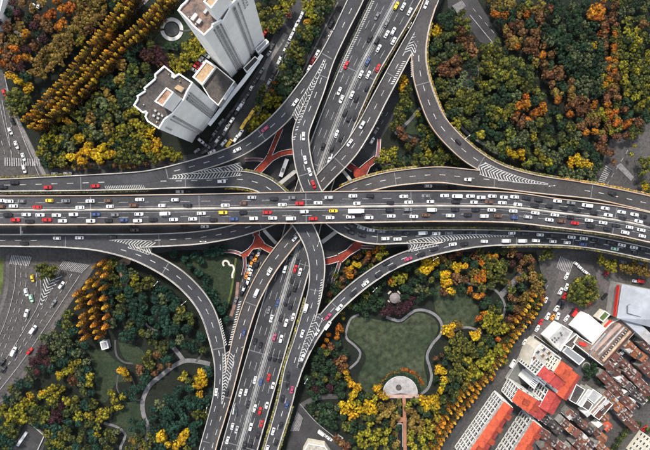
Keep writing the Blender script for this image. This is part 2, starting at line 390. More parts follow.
PIERS = []
def build_road(r):
    key = r.key; n = len(r.c); mb = MB(); zo = ZOFF[key]
    r.c[:, 3] += zo
    for i in range(n):
        w = r.c[i, 2]/2; a = r.at(i, -w); b = r.at(i, w); dn = Vector((0, 0, -r.thick)); il = r.at(i, -w*.6); ir = r.at(i, w*.6)
        mb.v += [a, b, b+dn*.45, ir+dn, il+dn, a+dn*.45]
        if i:
            p = (i-1)*6; q = i*6
            for k in range(6):
                l = (k+1) % 6
                mb.f.append((p+k, p+l, q+l, q+k)); mb.m.append(0 if k == 0 else 1)
    mb.f.append((5, 4, 3, 2, 1, 0)); mb.m.append(1)
    q = (n-1)*6; mb.f.append(tuple(q+k for k in range(6))); mb.m.append(1)
    deck = mb.build('elevated_road', [mat('asphalt_'+key, *DECKCOL[key]) if key in DECKCOL else M_ASPH, M_CONC])
    tag(deck, DESC[key], 'elevated road', kind='structure')
    # barriers along free edges
    others = [o for k2, o in ROADS.items() if k2 != key]
    for side in (-1, 1):
        free = []
        for i in range(n):
            x, y = r.c[i, :2]+r.n[i]*side*(r.c[i, 2]/2-.3)
            free.append(not any(o.covers(x, y, r.c[i, 3]) for o in others))
        i = 0
        while i < n:
            if free[i]:
                j = i
                while j+1 < n and free[j+1]: j += 1
                if j-i >= 2:
                    b = MB(); strip(b, r, i, j, lambda q: side*(r.c[q, 2]/2-.42), .42, .95, 0)
                    strip(b, r, i, j, lambda q: side*(r.c[q, 2]/2-.95), .22, 0, .02, 1)
                    b.build('parapet', [M_BARRW if (key in ('D', 'R3') or (key, side) in (('main', -1),('main', 1))) else M_BARR, M_PAINT], deck)
                i = j+1
            else: i += 1
    if r.median:
        b = MB()
        if r.median == 'low':
            strip(b, r, 0, n-1, 0, 1.5, .35, 0); strip(b, r, 0, n-1, 0, .25, .9, .34)
        else:
            strip(b, r, 0, n-1, 0, 2.1, .25, 0); strip(b, r, 0, n-1, 0, .3, .7, .25)
        b.build('median', [M_BARR if r.median == 'low' else mat('median_concrete', (.24, .24, .235), .85, .25, .2)], deck)
        b = MB()
        for s_ in (-1, 1):
            strip(b, r, 0, n-1, s_*2.9, .2, 0, .02)
        b.build('edge_line', M_PAINTW, deck)
    # lane dashes
    b = MB(); cum = np.concatenate([[0], np.cumsum([(r.at(i+1, 0)-r.at(i, 0)).length for i in range(n-1)])])
    def world_at(s_, offf):
        i = int(np.searchsorted(cum, s_)-1); i = max(0, min(n-2, i)); t = (s_-cum[i])/(cum[i+1]-cum[i])
        return r.at(i, offf*r.c[i, 2]/2).lerp(r.at(i+1, offf*r.c[i+1, 2]/2), t), i
    for d in r.dashes:
        s_ = 2.0
        while s_ < cum[-1]-6:
            p0, i = world_at(s_, d); p1, _ = world_at(s_+(5.0 if r.median else 3.4), d)
            x, y = r.c[i, :2]+r.n[i]*d*r.c[i, 2]/2
            if not any(o.covers(x, y, r.c[i, 3], marg=-.5) for o in others if key in ('NWR', 'R3', 'E2', 'SWL') or o.key == 'zz'):
                t = (p1-p0).normalized(); nn = Vector((-t.y, t.x, 0))*.13*(1.0 if r.median else 1.25); up = Vector((0, 0, .03))
                b.quad(p0-nn+up, p1-nn+up, p1+nn+up, p0+nn+up)
            s_ += 8.6 if not r.median else 11.0
    b.build('lane_marking', M_PAINT if not r.median else M_PAINTW, deck)
    # expansion joints
    s_ = 14.0; jb = MB()
    while s_ < cum[-1]-4:
        p0, i = world_at(s_, -.93); p1, _ = world_at(s_, .93)
        t = (p1-p0).normalized(); nn = Vector((-t.y, t.x, 0))*.22; up = Vector((0, 0, .012))
        jb.quad(p0-nn+up, p1-nn+up, p1+nn+up, p0+nn+up); s_ += 58
    jb.build('expansion_joint', mat('joint_steel', (.15, .15, .15), .6), deck)
    # piers
    s_ = 20.0
    while s_ < cum[-1]-10:
        p0, i = world_at(s_, 0); x, y = r.c[i, :2]
        if not any(o.near(x, y)[1] < o.c[o.near(x, y)[0], 2]/2+2 and o.c[o.near(x, y)[0], 3] < r.c[i, 3]-2 for o in others) and -20 < x < 670 and -20 < y < 470:
            pb = MB(); base = Vector((p0.x, p0.y, 0)); ang = math.atan2(-r.t[i][1], r.t[i][0])
            w = r.c[i, 2]*mpp(r.c[i, 3])
            offs = (0,) if w < 12 else (-.25, .25)
            for o_ in offs:
                pb.box((base.x-math.sin(ang)*o_*w, base.y+math.cos(ang)*o_*w, -.1), 1.6, 2.0, p0.z-r.thick-1.0, ang)
            pb.box((base.x, base.y, p0.z-r.thick-1.12), 1.9, w*.7, 1.14, ang)
            pb.build('pier', M_CONC, deck)
        s_ += 30
    return deck
DECKCOL = {'D': ((.075, .068, .066), .85, .2, .05), 'R3': ((.085, .074, .072), .85, .22, .05), 'C': ((.07, .064, .064), .85, .22, .05), 'NS': ((.055, .055, .058), .85, .25, .06), 'B': ((.062, .062, .066), .85, .2, .05), 'main': ((.066, .064, .068), .85, .25, .045)}
for k, v in list(DECKCOL.items()): DECKCOL[k] = (tuple(q*w_ for q, w_ in zip(v[0], (.66, .67, .71))), v[1], v[2]*1.5, v[3]*.8, None, 0.0, .4, 0.0, 0.0, None, 8.0, (.8, .2))
DECKS = {}
for k in ('main', 'A', 'B', 'C', 'D', 'NS', 'NWR', 'R3', 'E2', 'SWL'): DECKS[k] = build_road(ROADS[k])

# ------------------------------------------------------------------ gores: paved wedge and chevrons
def zof(key, x, y): r = ROADS[key]; return r.c[r.near(x, y)[0], 3]
def gore(key, axis, flip=1, spacing=2.7, thick=1.1, tip=True, lean=.9):
    """axis: (x, y, half-width px) from the thin end to the wide end; chevrons built on the deck of road key"""
    c = catmull(axis, 1.0); b = MB(); acc = 0; n = len(c)
    pave = MB(); L = []; Rr = []
    for i in range(n):
        t = c[min(i+1, n-1), :2]-c[max(i-1, 0), :2]; t /= np.linalg.norm(t); nn = np.array([-t[1], t[0]])
        L.append(c[i, :2]+nn*c[i, 2]); Rr.append(c[i, :2]-nn*c[i, 2])
    def q(p, lift): v = P(p[0], p[1], zof(key, *p)+lift); return v
    k = 0
    for i in range(0, n-1, 2):
        j = min(i+2, n-1)
        pave.quad(q(L[i], .045), q(Rr[i], .045), q(Rr[j], .045), q(L[j], .045))
    pave.build('gore_surface', M_ASPH, DECKS[key])
    # outline
    for S in (L, Rr):
        for i in range(0, n-3, 2):
            a = np.array(S[i]); d = np.array(S[min(i+2, n-1)]); t = d-a; t /= np.linalg.norm(t)+1e-9; m = np.array([-t[1], t[0]])*.25
            b.quad(q(a-m, .07), q(a+m, .07), q(d+m, .07), q(d-m, .07))
    for i in range(1, n):
        acc += np.linalg.norm(c[i, :2]-c[i-1, :2])
        if acc < spacing or c[i, 2] < .9: continue
        acc = 0
        t = c[i, :2]-c[i-1, :2]; t /= np.linalg.norm(t); nn = np.array([-t[1], t[0]]); w = c[i, 2]*.93
        ap = c[i, :2]+t*w*lean*flip*.5
        for s in (-1, 1):
            e = c[i, :2]+nn*w*s-t*w*lean*flip*.5
            b.quad(q(ap-t*thick/2, .07), q(ap+t*thick/2, .07), q(e+t*thick/2, .07), q(e-t*thick/2, .07))
    b.build('chevron_marking', M_PAINT, DECKS[key])
gore('B', [(157, 178, .4), (180, 176.6, 2.2), (205, 174.5, 4.2), (228, 171.4, 5.6), (242, 168.6, 6.2)], 1)
gore('C', [(98, 241.6, .4), (118, 242.6, 2.8), (138, 245.2, 5.2), (152, 248.4, 7.2)], -1)
gore('D', [(548, 184, .4), (525, 180.8, 2.2), (505, 176.2, 4.2), (490, 171.5, 5.8), (480, 167.2, 6.6)], 1)
gore('A', [(514, 236.6, .4), (480, 237.4, 2.8), (450, 239.4, 4.2), (425, 243, 5.2), (408, 246.6, 5.6)], -1)
gore('A', [(329, 50, .3), (321, 68, 1.3), (311, 88, 2.6), (301, 108, 4.4), (296, 119, 5)], 1, 2.5, 1.0)
gore('C', [(426, 9, .3), (421, 24, 1.6), (414.5, 40, 3.6), (409.5, 53, 5.4)], -1, 2.5, 1.0)
gore('B', [(295.6, 375, .4), (300, 362, 1.8), (306, 346, 3.0), (314, 328, 4.2), (319.5, 314, 4.6)], 1, 2.5, 1.0)
gore('SWL', [(221.6, 404, .4), (224.5, 388, 2.2), (227.2, 370, 4.4), (228.8, 352, 6)], 1, 2.5, 1.0)
def hatch(key, x0, y0, x1, y1, w, n=14, th=1.2):
    b = MB()
    for i in range(n):
        t = (i+.5)/n; x = x0+(x1-x0)*t; y = y0+(y1-y0)*t; d = np.array([x1-x0, y1-y0]); d = d/np.linalg.norm(d); m = np.array([-d[1], d[0]])
        c = np.array([x, y]); z = zof(key, x, y)+.05
        a = c-m*w/2-d*th/2; e = c-m*w/2+d*th/2; f = c+m*w/2+d*(th/2+1.4); g_ = c+m*w/2-d*(th/2-1.4)
        b.quad(P(*a, z), P(*e, z), P(*f, z), P(*g_, z))
    b.build('hatch_marking', M_PAINT, DECKS[key])
hatch('NS', 373.5, 0, 340, 72, 2.6, 40, .9)
hatch('B', 322.2, 278, 318.6, 304, 2.2, 10, 1.1); hatch('D', 247.5, 333, 238, 360, 1.5, 1, .5)
hatch('D', 240.5, 300, 229.5, 345, 2.4, 18, 1.1)
hatch('SWL', 219.5, 318, 226, 345, 2.2, 12, 1.1)
hatch('B', 104, 187.3, 144, 186.8, 3.2, 22, .6)
hatch('A', 300, 118, 293.5, 140, 2.4, 9, 1.1)
hatch('R3', 411.8, 60, 412.5, 76, 2.8, 8, 1.0); hatch('C', 405, 60, 392, 84, 2.6, 12, 1.0)

# ------------------------------------------------------------------ ground markings
def crosswalk(quad, n, label):
    """quad px: a-b first side, d-c opposite; stripes run a->d, spread along a->b"""
    a, b_, c, d = [np.array(p, float) for p in quad]; mb = MB(); up = .42
    for i in range(n):
        t0 = (i+.22)/n; t1 = (i+.78)/n
        mb.quad(*[P(*p, up) for p in (a+(b_-a)*t0, a+(b_-a)*t1, d+(c-d)*t1, d+(c-d)*t0)])
    o = mb.build('crosswalk_marking', M_PAINTW); tag(o, kind='structure')
crosswalk([(4, 157.5), (40, 159), (41, 166), (4, 166)], 16, '')
crosswalk([(11, 255), (32, 257), (29, 266), (9, 264)], 12, '')
crosswalk([(63, 261), (90, 265), (82, 273), (57, 269)], 15, '')
crosswalk([(297, 411), (303, 418), (299, 431), (290, 431)], 9, '')
crosswalk([(598, 182), (606, 165), (612, 169), (604, 183)], 9, '')
crosswalk([(616, 166), (621, 163), (634, 177), (631, 181)], 9, '')
crosswalk([(452, 6), (462, 0), (466, 6), (457, 13)], 9, '')
crosswalk([(560, 256), (574, 262), (570, 274), (556, 268)], 9, '')
def gline(pts, w=.35, dash=None, m=M_PAINTW, up=.43):
    c = catmull(pts, 1.5); mb = MB()
    for i in range(len(c)-1):
        if dash and (i % (dash*2)) >= dash: continue
        a = P(*c[i], up); b_ = P(*c[i+1], up); t = (b_-a).normalized(); n = Vector((-t.y, t.x, 0))*w/2
        mb.quad(a-n, b_-n, b_+n, a+n)
    o = mb.build('lane_line', m); tag(o, kind='structure')
for off in (0, 7, 14): gline([(5+off, 154), (-2+off, 128), (-10+off, 90)], .3, 3 if off != 7 else None)
gline([(40, 178), (22, 135), (10, 98), (4, 74)], .4)
gline([(12, 160), (8, 132), (2, 100)], .3)
for i, (a, m_) in enumerate(((17, None), (22, 3), (27, 3), (37, 3))):
    gline([(a-1, 264), (a-3+i*.5, 290), (a-13, 325), (a-32+i, 365), (a-50, 400)], .3, m_)
for pts, ds in (([(60, 272), (46, 300), (30, 330), (12, 360), (-10, 390)], 3), ([(80, 275), (62, 302), (40, 335), (20, 364), (-10, 402)], None), ([(72, 274), (54, 302), (34, 332), (14, 362)], 3), ([(40, 275), (40, 300), (24, 330), (4, 362)], None)):
    gline(pts, .35, ds)
def gchev(axis, spacing=3.4, th=1.1):
    c = catmull(axis, 1.0); mb = MB(); acc = 0
    for i in range(1, len(c)):
        acc += 1
        if acc < spacing: continue
        acc = 0; t = c[i, :2]-c[i-1, :2]; t /= np.linalg.norm(t); n = np.array([-t[1], t[0]]); w = c[i, 2]; ap = c[i, :2]-t*w*.5
        for s in (-1, 1):
            e = c[i, :2]+n*w*s+t*w*.5
            mb.quad(*[P(*p, .43) for p in (ap-t*th/2, ap+t*th/2, e+t*th/2, e-t*th/2)])
    o = mb.build('chevron_marking', M_PAINT); tag(o, kind='structure')
gchev([(40, 308, .5), (44, 296, 3), (49, 284, 7), (53, 274, 10)])
for x0, y0, x1, y1 in ((268, 100, 240, 132), (383, 112, 362, 150), (388, 112, 372, 140), (255, 262, 244, 290), (548, 285, 530, 318), (628, 150, 606, 186), (500, 40, 470, 5)):
    gline([(x0, y0), (x1, y1)], .3, 3)
gline([(470, 15), (493, 43)], .4); gline([(300, 404), (316, 422), (338, 440)], .4); gline([(332, 267), (325, 290)], .3, 2); gline([(337, 268), (331, 283)], .3)
for x0 in (249, 253, 257, 261): gline([(x0, 262), (x0-9, 288)], .3, 2)
# low road in the bottom left underpass
mb = MB()
mb.bar(P(27, 432, .1), P(18, 445, .1), 1.6, 1.0)
tag(mb.build('underpass_divider', M_WHITE), 'white concrete divider on the short dark road at the lower left corner', 'divider')
mb = MB(); mb.bar(P(45, 435, .1), P(38, 450, .1), .5, 1.0); mb.bar(P(28, 420, .1), P(45, 435, .1), .5, 1.0)
tag(mb.build('underpass_wall', M_CONC), 'thin pale wall edging the dark road at the lower left corner', 'wall')

# ------------------------------------------------------------------ red footbridges
def inflate(poly_pts): return poly_pts
def footbridge(core, arms, label, stairs=()):
    root = empty('footbridge', P(*core[0], 0)); tag(root, label, 'footbridge', 'red footbridges between the ramps')
    base = root.location.copy(); Z = 5.6
    mb = MB(); mb.prism([P(x, y, Z)-base for x, y in core], Z-.5, Z, 0, 1); mb.build('deck', [M_RED, M_CONC], root)
    for pts, w, red in arms:
        c = catmull(pts, 3); mb = MB(); rls = [MB(), MB()]
        z0 = Z
        zz = [Z-(.0 if red else (Z-.4)*i/(len(c)-1)) for i in range(len(c))]
        for i in range(len(c)-1):
            t = (c[i+1]-c[i]); t /= np.linalg.norm(t); n = np.array([-t[1], t[0]])*w/2
            A = [P(*(c[i]-n), zz[i]), P(*(c[i]+n), zz[i]), P(*(c[i+1]+n), zz[i+1]), P(*(c[i+1]-n), zz[i+1])]
            up = Vector((0, 0, .02))
            mb.quad(*[p-base+up for p in A]); mb.quad(*[p-base-Vector((0, 0, .4)) for p in A[::-1]], 1)
            for rl, a, b_ in ((rls[0], A[0], A[3]), (rls[1], A[1], A[2])): rl.bar(a-base-Vector((0, 0, .4)), b_-base-Vector((0, 0, .4)), .18, 1.3)
        mb.build('walkway' if red else 'stair_ramp', [M_RED if red else M_REDD, M_CONC], root)
        for rl in rls: rl.build('railing', M_RAIL, root)
    for i in range(len(core)):
        rl = MB()
        a = P(*core[i], Z)-base; b_ = P(*core[(i+1) % len(core)], Z)-base
        mid = ((core[i][0]+core[(i+1) % len(core)][0])/2, (core[i][1]+core[(i+1) % len(core)][1])/2)
        if any(min(math.hypot(mid[0]-p[0], mid[1]-p[1]) for p in (pts[0],)) < w*.62 for pts, w, _ in arms): continue
        rl.bar(a-Vector((0, 0, .4)), b_-Vector((0, 0, .4)), .18, 1.3)
        rl.build('railing', M_RAIL, root)
    cx = sum(p[0] for p in core)/len(core); cy = sum(p[1] for p in core)/len(core)
    pc = P(cx, cy, Z)-base; pb = MB(); pb.tube((pc.x, pc.y, 0), (pc.x, pc.y, Z-.4), .8, 10); pb.build('pillar', M_CONC, root)
footbridge([(267, 155), (273, 155), (279, 151.5), (280, 157), (273, 161), (262, 172), (256, 168), (264, 160)],
           [([(269.8, 155), (274, 145), (281, 128)], 4.6, True), ([(279.5, 154.3), (286, 152.5), (294, 151.5)], 5.2, True), ([(259, 170), (254, 177), (250, 183)], 7.5, True), ([(263, 160), (256, 159.5), (245, 159.8)], 3.0, False)],
           'red footbridge junction below the left ramps, nearest to the yellow buses')
footbridge([(353, 164), (359, 168), (366, 162), (374, 156), (379, 160), (370, 167), (366, 176), (362, 184), (354, 176)],
           [([(377, 158), (378.3, 150), (379, 139)], 3.4, False), ([(378, 161), (386, 162.8), (397, 163.6)], 3.0, False), ([(353.5, 169), (348, 165), (341, 159)], 7.0, True), ([(359, 181), (357, 188), (354, 194)], 7.5, True)],
           'red footbridge junction right of the brownish ramp, above the main deck')
footbridge([(255, 236), (258, 234), (265, 243), (260, 248), (253, 249), (248, 256), (243, 258), (240, 254), (248, 249), (253, 243)],
           [([(256.5, 236), (256, 229), (257, 222)], 6.5, True), ([(262, 245), (267, 248), (275, 252)], 6.0, True), ([(242, 254.5), (234, 251.5), (224, 251.2)], 3.0, False), ([(244.6, 257), (245, 266), (243, 275)], 3.0, False)],
           'bright red footbridge junction lower left of the main deck, beside the white curved bench')
footbridge([(338, 254), (346, 250), (352, 244), (358, 240), (363, 243), (360, 249), (350, 255), (342, 262), (337, 262)],
           [([(338, 258), (330, 260.5), (320, 262)], 6.5, True), ([(361, 246.5), (366, 247), (374, 247.4)], 2.8, False), ([(339.5, 262), (337, 270), (333, 280)], 3.0, False), ([(358, 241), (360, 234), (358, 226)], 6, True)],
           'dark red footbridge junction beneath the ramp, upper left of the round pavilion')

# grey crossbeams seen between the decks
def beam(a, b_, z, w, label):
    mb = MB(); mb.bar(P(*a, z-1.6), P(*b_, z-1.6), w, 1.6)
    m_ = ((a[0]+b_[0])/2, (a[1]+b_[1])/2); pc = P(*a, z); mb.box((pc.x, pc.y, 0), 1.6, 1.6, z-1.7, .6); pc = P(*b_, z); mb.box((pc.x, pc.y, 0), 1.6, 1.6, z-1.7, .6)
    tag(mb.build('crossbeam', M_CONC), label, 'crossbeam')
beam((277, 186), (295, 171.5), 7.6, 2.2, 'grey concrete crossbeam slanting under the ramps, upper left of the centre')
beam((322, 242), (340, 228.5), 7.6, 2.2, 'grey concrete crossbeam slanting under the ramps, lower right of the centre')
beam((264, 230), (276, 243), 7.2, 1.8, 'grey concrete crossbeam beside the bright red footbridge')
beam((343, 171), (355, 186), 7.2, 1.8, 'grey concrete crossbeam beside the upper right red footbridge')
# ------------------------------------------------------------------ buildings
M_ROOFG = mat('roof_dark', (.065, .06, .062), .9, col2=(.24, .15, .11), noise_scale=.22, fine=(.9, .3))
M_ROOFB = mat('roof_bitumen', (.030, .029, .031), .9, col2=(.085, .07, .062), noise_scale=.2, fine=(1.2, .3))
M_ROOFT = mat('roof_tan', (.36, .25, .15), .9, .2, .25, fine=(.8, .2))
M_ROOFL = mat('roof_light', (.34, .335, .33), .85, .3, .12, fine=(.6, .12))
M_ROOFBL = mat('roof_blue_grey', (.30, .32, .35), .7, .14, .08, fine=(.4, .08))
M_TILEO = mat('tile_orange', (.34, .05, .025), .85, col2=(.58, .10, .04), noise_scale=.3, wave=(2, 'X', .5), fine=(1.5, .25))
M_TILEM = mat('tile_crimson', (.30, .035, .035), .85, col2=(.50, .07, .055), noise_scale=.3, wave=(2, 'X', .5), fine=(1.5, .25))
M_TILEB = mat('tile_brown', (.09, .035, .028), .9, col2=(.19, .075, .055), noise_scale=.35, wave=(1, 'X', .5), fine=(1.5, .3))
M_TILEK = mat('tile_dark', (.035, .028, .03), .9, col2=(.08, .06, .06), noise_scale=.35, wave=(1, 'X', .5), fine=(1.5, .3))
M_TILER = mat('tile_rust', (.20, .07, .035), .9, col2=(.34, .12, .05), noise_scale=.35, wave=(1, 'X', .5), fine=(1.5, .3))
M_WALLG = mat('wall_grey', (.34, .33, .31), .85, .25, .3)
M_WALLC = mat('wall_cream', (.62, .58, .48), .85, .15, .3)
M_OLDW = mat('old_wall', (.13, .125, .12), .9, col2=(.30, .28, .26), noise_scale=.5)
M_METAL = mat('metal_grey', (.25, .26, .27), .45, metallic=.3)
M_REDP = mat('red_paint', (.5, .03, .02), .6)

def inside_px(x, y, poly, marg=0):
    def ins(x, y):
        c = False; n = len(poly)
        for i in range(n):
            x0, y0 = poly[i]; x1, y1 = poly[(i+1) % n]
            if (y0 > y) != (y1 > y) and x < (x1-x0)*(y-y0)/(y1-y0)+x0: c = not c
        return c
    return all(ins(x+u*marg, y+v*marg) for u, v in ((0, 0), (1, 0), (-1, 0), (0, 1), (0, -1)))
WINME = {}
def win_mesh(w, h, kind='plain'):
    k = (round(w, 2), round(h, 2), kind)
    if k in WINME: return WINME[k]
    b = MB()   # local: x along wall, y outward, z up
    b.v += [Vector(p) for p in ((-w/2, .03, -h/2), (w/2, .03, -h/2), (w/2, .03, h/2), (-w/2, .03, h/2))]; b.f.append((0, 3, 2, 1)); b.m.append(1)
    for x0, x1, z0, z1 in ((-w/2-.1, -w/2, -h/2-.1, h/2+.1), (w/2, w/2+.1, -h/2-.1, h/2+.1), (-w/2, w/2, h/2, h/2+.1), (-w/2, w/2, -h/2-.1, -h/2), (-.04, .04, -h/2, h/2)):
        b.box(((x0+x1)/2, .045, z0), x1-x0, .09, z1-z0, 0, 0)
    if kind == 'balcony' and w < 0:
        b.box((0, .7, -h/2-.35), w+.9, 1.35, .15); b.box((0, 1.35, -h/2-.3), w+.9, .1, 1.0); b.box((-w/2-.4, .7, -h/2-.3), .1, 1.3, 1.0); b.box((w/2+.4, .7, -h/2-.3), .1, 1.3, 1.0)
    if kind == 'balcony':
        b.box((0, .45, -h/2-.3), w+.5, .9, .14, 0, 0); b.box((0, .88, -h/2-.2), w+.5, .07, .8, 0, 0)
        for sx in (-1, 1): b.box((sx*(w/2+.55), .4, -h/2-.3), .16, .8, h+1.3, 0, 0)
        b.box((0, .3, -h/2-.15), w+.3, .55, .04, 0, 1)
    me = bpy.data.meshes.new('window'); me.from_pydata([tuple(v) for v in b.v], [], b.f); me.materials.append(M_WHITE); me.materials.append(M_GLASSD)
    me.polygons.foreach_set('material_index', b.m); WINME[k] = me; return me
def windows(root, a, b_, zs, ts, w, h, kind='plain', name=None):
    """a, b_ world xy of the wall line relative to root; outside is on the right-hand side walking a -> b_"""
    a = Vector((a[0], a[1], 0)); b_ = Vector((b_[0], b_[1], 0)); d = (b_-a).normalized(); n = Vector((d.y, -d.x, 0)); me = win_mesh(w, h, kind)
    ang = math.atan2(-d.y, -d.x)
    for z in zs:
        for t in ts:
            o = bpy.data.objects.new(name or ('balcony_window' if kind == 'balcony' else 'window'), me); COL.objects.link(o); o.parent = root
            p = a.lerp(b_, t); o.location = (p.x, p.y, z); o.rotation_euler = (0, 0, ang)
def ccw(pts):
    a = sum(pts[i][0]*pts[(i+1) % len(pts)][1]-pts[(i+1) % len(pts)][0]*pts[i][1] for i in range(len(pts)))
    return pts if a > 0 else pts[::-1]
def ring(mb, pts, z0, z1, w, m=0):
    n = len(pts)
    for i in range(n):
        a = Vector((pts[i][0], pts[i][1], z0)); b_ = Vector((pts[(i+1) % n][0], pts[(i+1) % n][1], z0)); d = (b_-a).normalized()
        nn = Vector((-d.y, d.x, 0))*(w/2); mb.bar(a+nn+d*(0 if i % 2 else .002), b_+nn, w, z1-z0+i*.004, m)
def flat_building(name, outline, z, label, cat='building', wall=None, roof=None, parapet=.9, pm=None, group=None, pw=.5, z0=-.1):
    pw_ = [P(x, y, z) for x, y in outline]; root = empty(name, (pw_[0].x, pw_[0].y, 0)); tag(root, label, cat, group)
    base = Vector((pw_[0].x, pw_[0].y, 0)); pts = ccw([(p-base) for p in pw_])
    mb = MB(); mb.prism([(p.x, p.y) for p in pts], z0, z); mb.build('wall', wall or M_WHITE, root)
    mb = MB(); mb.poly([Vector((p.x, p.y, z+.02)) for p in pts]); mb.build('roof', roof or M_ROOFG, root)
    if parapet:
        mb = MB(); ring(mb, pts, z-.3, z+parapet, pw); mb.build('parapet', pm or M_WHITE, root)
    root['z'] = z
    return root, base, pts
def rel(root, x, y, z): p = P(x, y, z); return p-Vector((root.location.x, root.location.y, 0))
def rooftop_box(root, outline, z, h, name='penthouse', wall=None, roof=None, rim=.5):
    b = [rel(root, x, y, z+h) for x, y in outline]; b = ccw(b); mb = MB(); mb.prism([(p.x, p.y) for p in b], z, z+h); o = mb.build(name, wall or M_WHITE, root)
    mb = MB(); mb.poly([Vector((p.x, p.y, z+h+.02)) for p in b]); mb.build('roof', roof or M_ROOFT, o)
    if rim: mb = MB(); ring(mb, b, z+h-.1, z+h+.7, rim); mb.build('parapet', M_WHITE, o)
    return o

# --- tall tower
Z1 = 79
T1 = [(178, 11.3), (180.5, 13.2), (189.5, 22), (193, 26.5), (204.5, 36.3), (213.7, 27.5), (212.5, 26), (222, 21), (223.5, 22.5), (231, 9.5), (229.5, 8), (237, 0), (250.2, -14.5), (238, -29), (226, -40), (205, -18), (200, -14), (190, -4), (186, 2), (181.5, 6)]
root, base, pts = flat_building('apartment_tower', T1, Z1, 'tallest white residential tower at the top with a brown roof and long bright facade', 'tower', M_WHITE, M_ROOFG, 1.1, None, None, .6)
S, E = rel(root, 204.5, 36.3, Z1), rel(root, 250.2, -14.5, Z1)
p1 = rel(root, 213.7, 27.5, Z1); p2 = rel(root, 222, 21, Z1); p3 = rel(root, 231, 9.5, Z1)
M_STRIPE = mat('recess_shade_grey', (.16, .16, .165), .8, .3, .3)
def facade(root, a, b_, z1, strips, wz, pw=1.3, ww=.9, side=1):
    a = Vector((a.x, a.y, 0)); b_ = Vector((b_.x, b_.y, 0)); d = (b_-a).normalized(); n = Vector((d.y, -d.x, 0))
    L = (b_-a).length
    for t, w in strips:
        c = a+d*(t*L)+n*.06; mb = MB(); mb.box((c.x, c.y, 0), w, .12, z1-1.5, math.atan2(d.y, d.x)); mb.build('recess_shade_strip', M_STRIPE, root)  # flat strip on the wall; its grey stands in for the recess shade
        windows(root, a+n*.13, b_+n*.13, wz, [t], ww, pw)
zs = [6+i*2.95 for i in range(24)]
facade(root, Vector((rel(root, 205.5, 35.3, Z1).x, rel(root, 205.5, 35.3, Z1).y, 0)), p1, Z1, [(.93, .8)], zs[::1], 1.2, .6)
# the main run of the bright facade
d01 = [(p1, p2, [(.35, 1.3), (.75, .7)]), (p2, p3, [(.12, .7)]), (p3, E, [(.14, 1.3), (.34, .6)])]
for a, b_, st in d01: facade(root, a, b_, Z1, st, zs, 1.3, .8)
windows(root, Vector((p3.x, p3.y, 0)), Vector((E.x, E.y, 0)), [74.5, 71.5, 68.5, 65.5], [.55, .68], .9, 1.3)
W0 = rel(root, 178, 11.3, Z1); windows(root, W0, S, zs[::2], [.3, .6], .9, 1.2)
rooftop_box(root, [(203.5, 2), (211.5, 9), (227, -11), (219, -18)], Z1, 15, 'penthouse', M_WHITE, M_ROOFT)
rooftop_box(root, [(190.5, 18.5), (193, 20.5), (197.5, 14.5), (195, 12.8)], Z1, 1.2, 'roof_duct', M_WHITE, M_WHITE, 0)
rooftop_box(root, [(196, 22), (199, 24), (202, 20), (199, 18)], Z1, 1.6, 'roof_unit', M_METAL, M_METAL, 0)
rooftop_box(root, [(203, 12), (205, 14), (208, 10), (206, 8)], Z1, 1.2, 'roof_unit', M_METAL, M_ROOFL, 0)
_r = random.Random(11)
for k in range(16):
    x = _r.uniform(186, 232); y = 30-(x-186)*1.05+_r.uniform(-14, 6)
    if not inside_px(x, y, T1, 2.5) or (200 < x < 230 and y < 12 and x-y < 226 and x-y > 190): continue
    w = _r.uniform(.6, 1.6); rooftop_box(root, [(x-w, y), (x, y-w), (x+w*.8, y-.2), (x, y+w*.7)], Z1, _r.uniform(.6, 1.8), 'roof_unit', _r.choice([M_METAL, M_WALLG]), _r.choice([M_ROOFL, M_METAL, M_ROOFT]), 0)
# --- lower tower
Z2 = 66
T2 = [(x/5.909+125, y/5.909+60) for x, y in ((235, 35), (290, 80), (285, 105), (322, 80), (405, 135), (372, 190), (350, 240), (330, 268), (285, 322), (240, 352), (205, 410), (135, 365), (120, 335), (132, 308), (108, 315), (52, 270), (78, 228), (72, 214), (122, 182), (112, 168), (180, 110), (178, 86))]
root, base, pts = flat_building('apartment_tower', T2, Z2, 'shorter white residential tower at the left with a dark stepped roof edged in white', 'tower', M_WHITE, M_ROOFB, 1.1, None, None, .6)
q = lambda x, y: rel(root, x/5.909+125, y/5.909+60, Z2)
zs = [5+i*2.95 for i in range(20)]
facade(root, q(350, 240), q(405, 135), Z2, [(.18, 1.6), (.36, .6), (.5, .5)], zs, 1.3, .8)
facade(root, q(205, 410), q(285, 322), Z2, [(.92, 1.2), (.72, .5)], zs, 1.3, .7)
windows(root, q(205, 410), q(285, 322), [60, 57, 54, 51], [.22], .9, 1.2)
windows(root, q(135, 365), q(205, 410), zs[::2], [.4, .7], .9, 1.2)
rooftop_box(root, [(x/5.909+125, y/5.909+60) for x, y in ((176, 246), (246, 163), (290, 192), (226, 276))], Z2, 15, 'penthouse', M_WHITE, mat('roof_rusty', (.20, .10, .06), .9, col2=(.40, .26, .18), noise_scale=.5), .5)
rooftop_box(root, [(x/5.909+125, y/5.909+60) for x, y in ((290, 165), (330, 190), (350, 165), (312, 145))], Z2, 1.5, 'roof_deck', M_ROOFL, M_ROOFT, 0)
for i, (x, y) in enumerate(((170, 300), (190, 320), (210, 330), (160, 330), (185, 345))):
    rooftop_box(root, [(x/5.909+125, y/5.909+60), ((x+12)/5.909+125, (y+8)/5.909+60), ((x+18)/5.909+125, (y-3)/5.909+60), ((x+6)/5.909+125, (y-11)/5.909+60)], Z2, 1.1, 'roof_unit', M_METAL, M_ROOFL, 0)
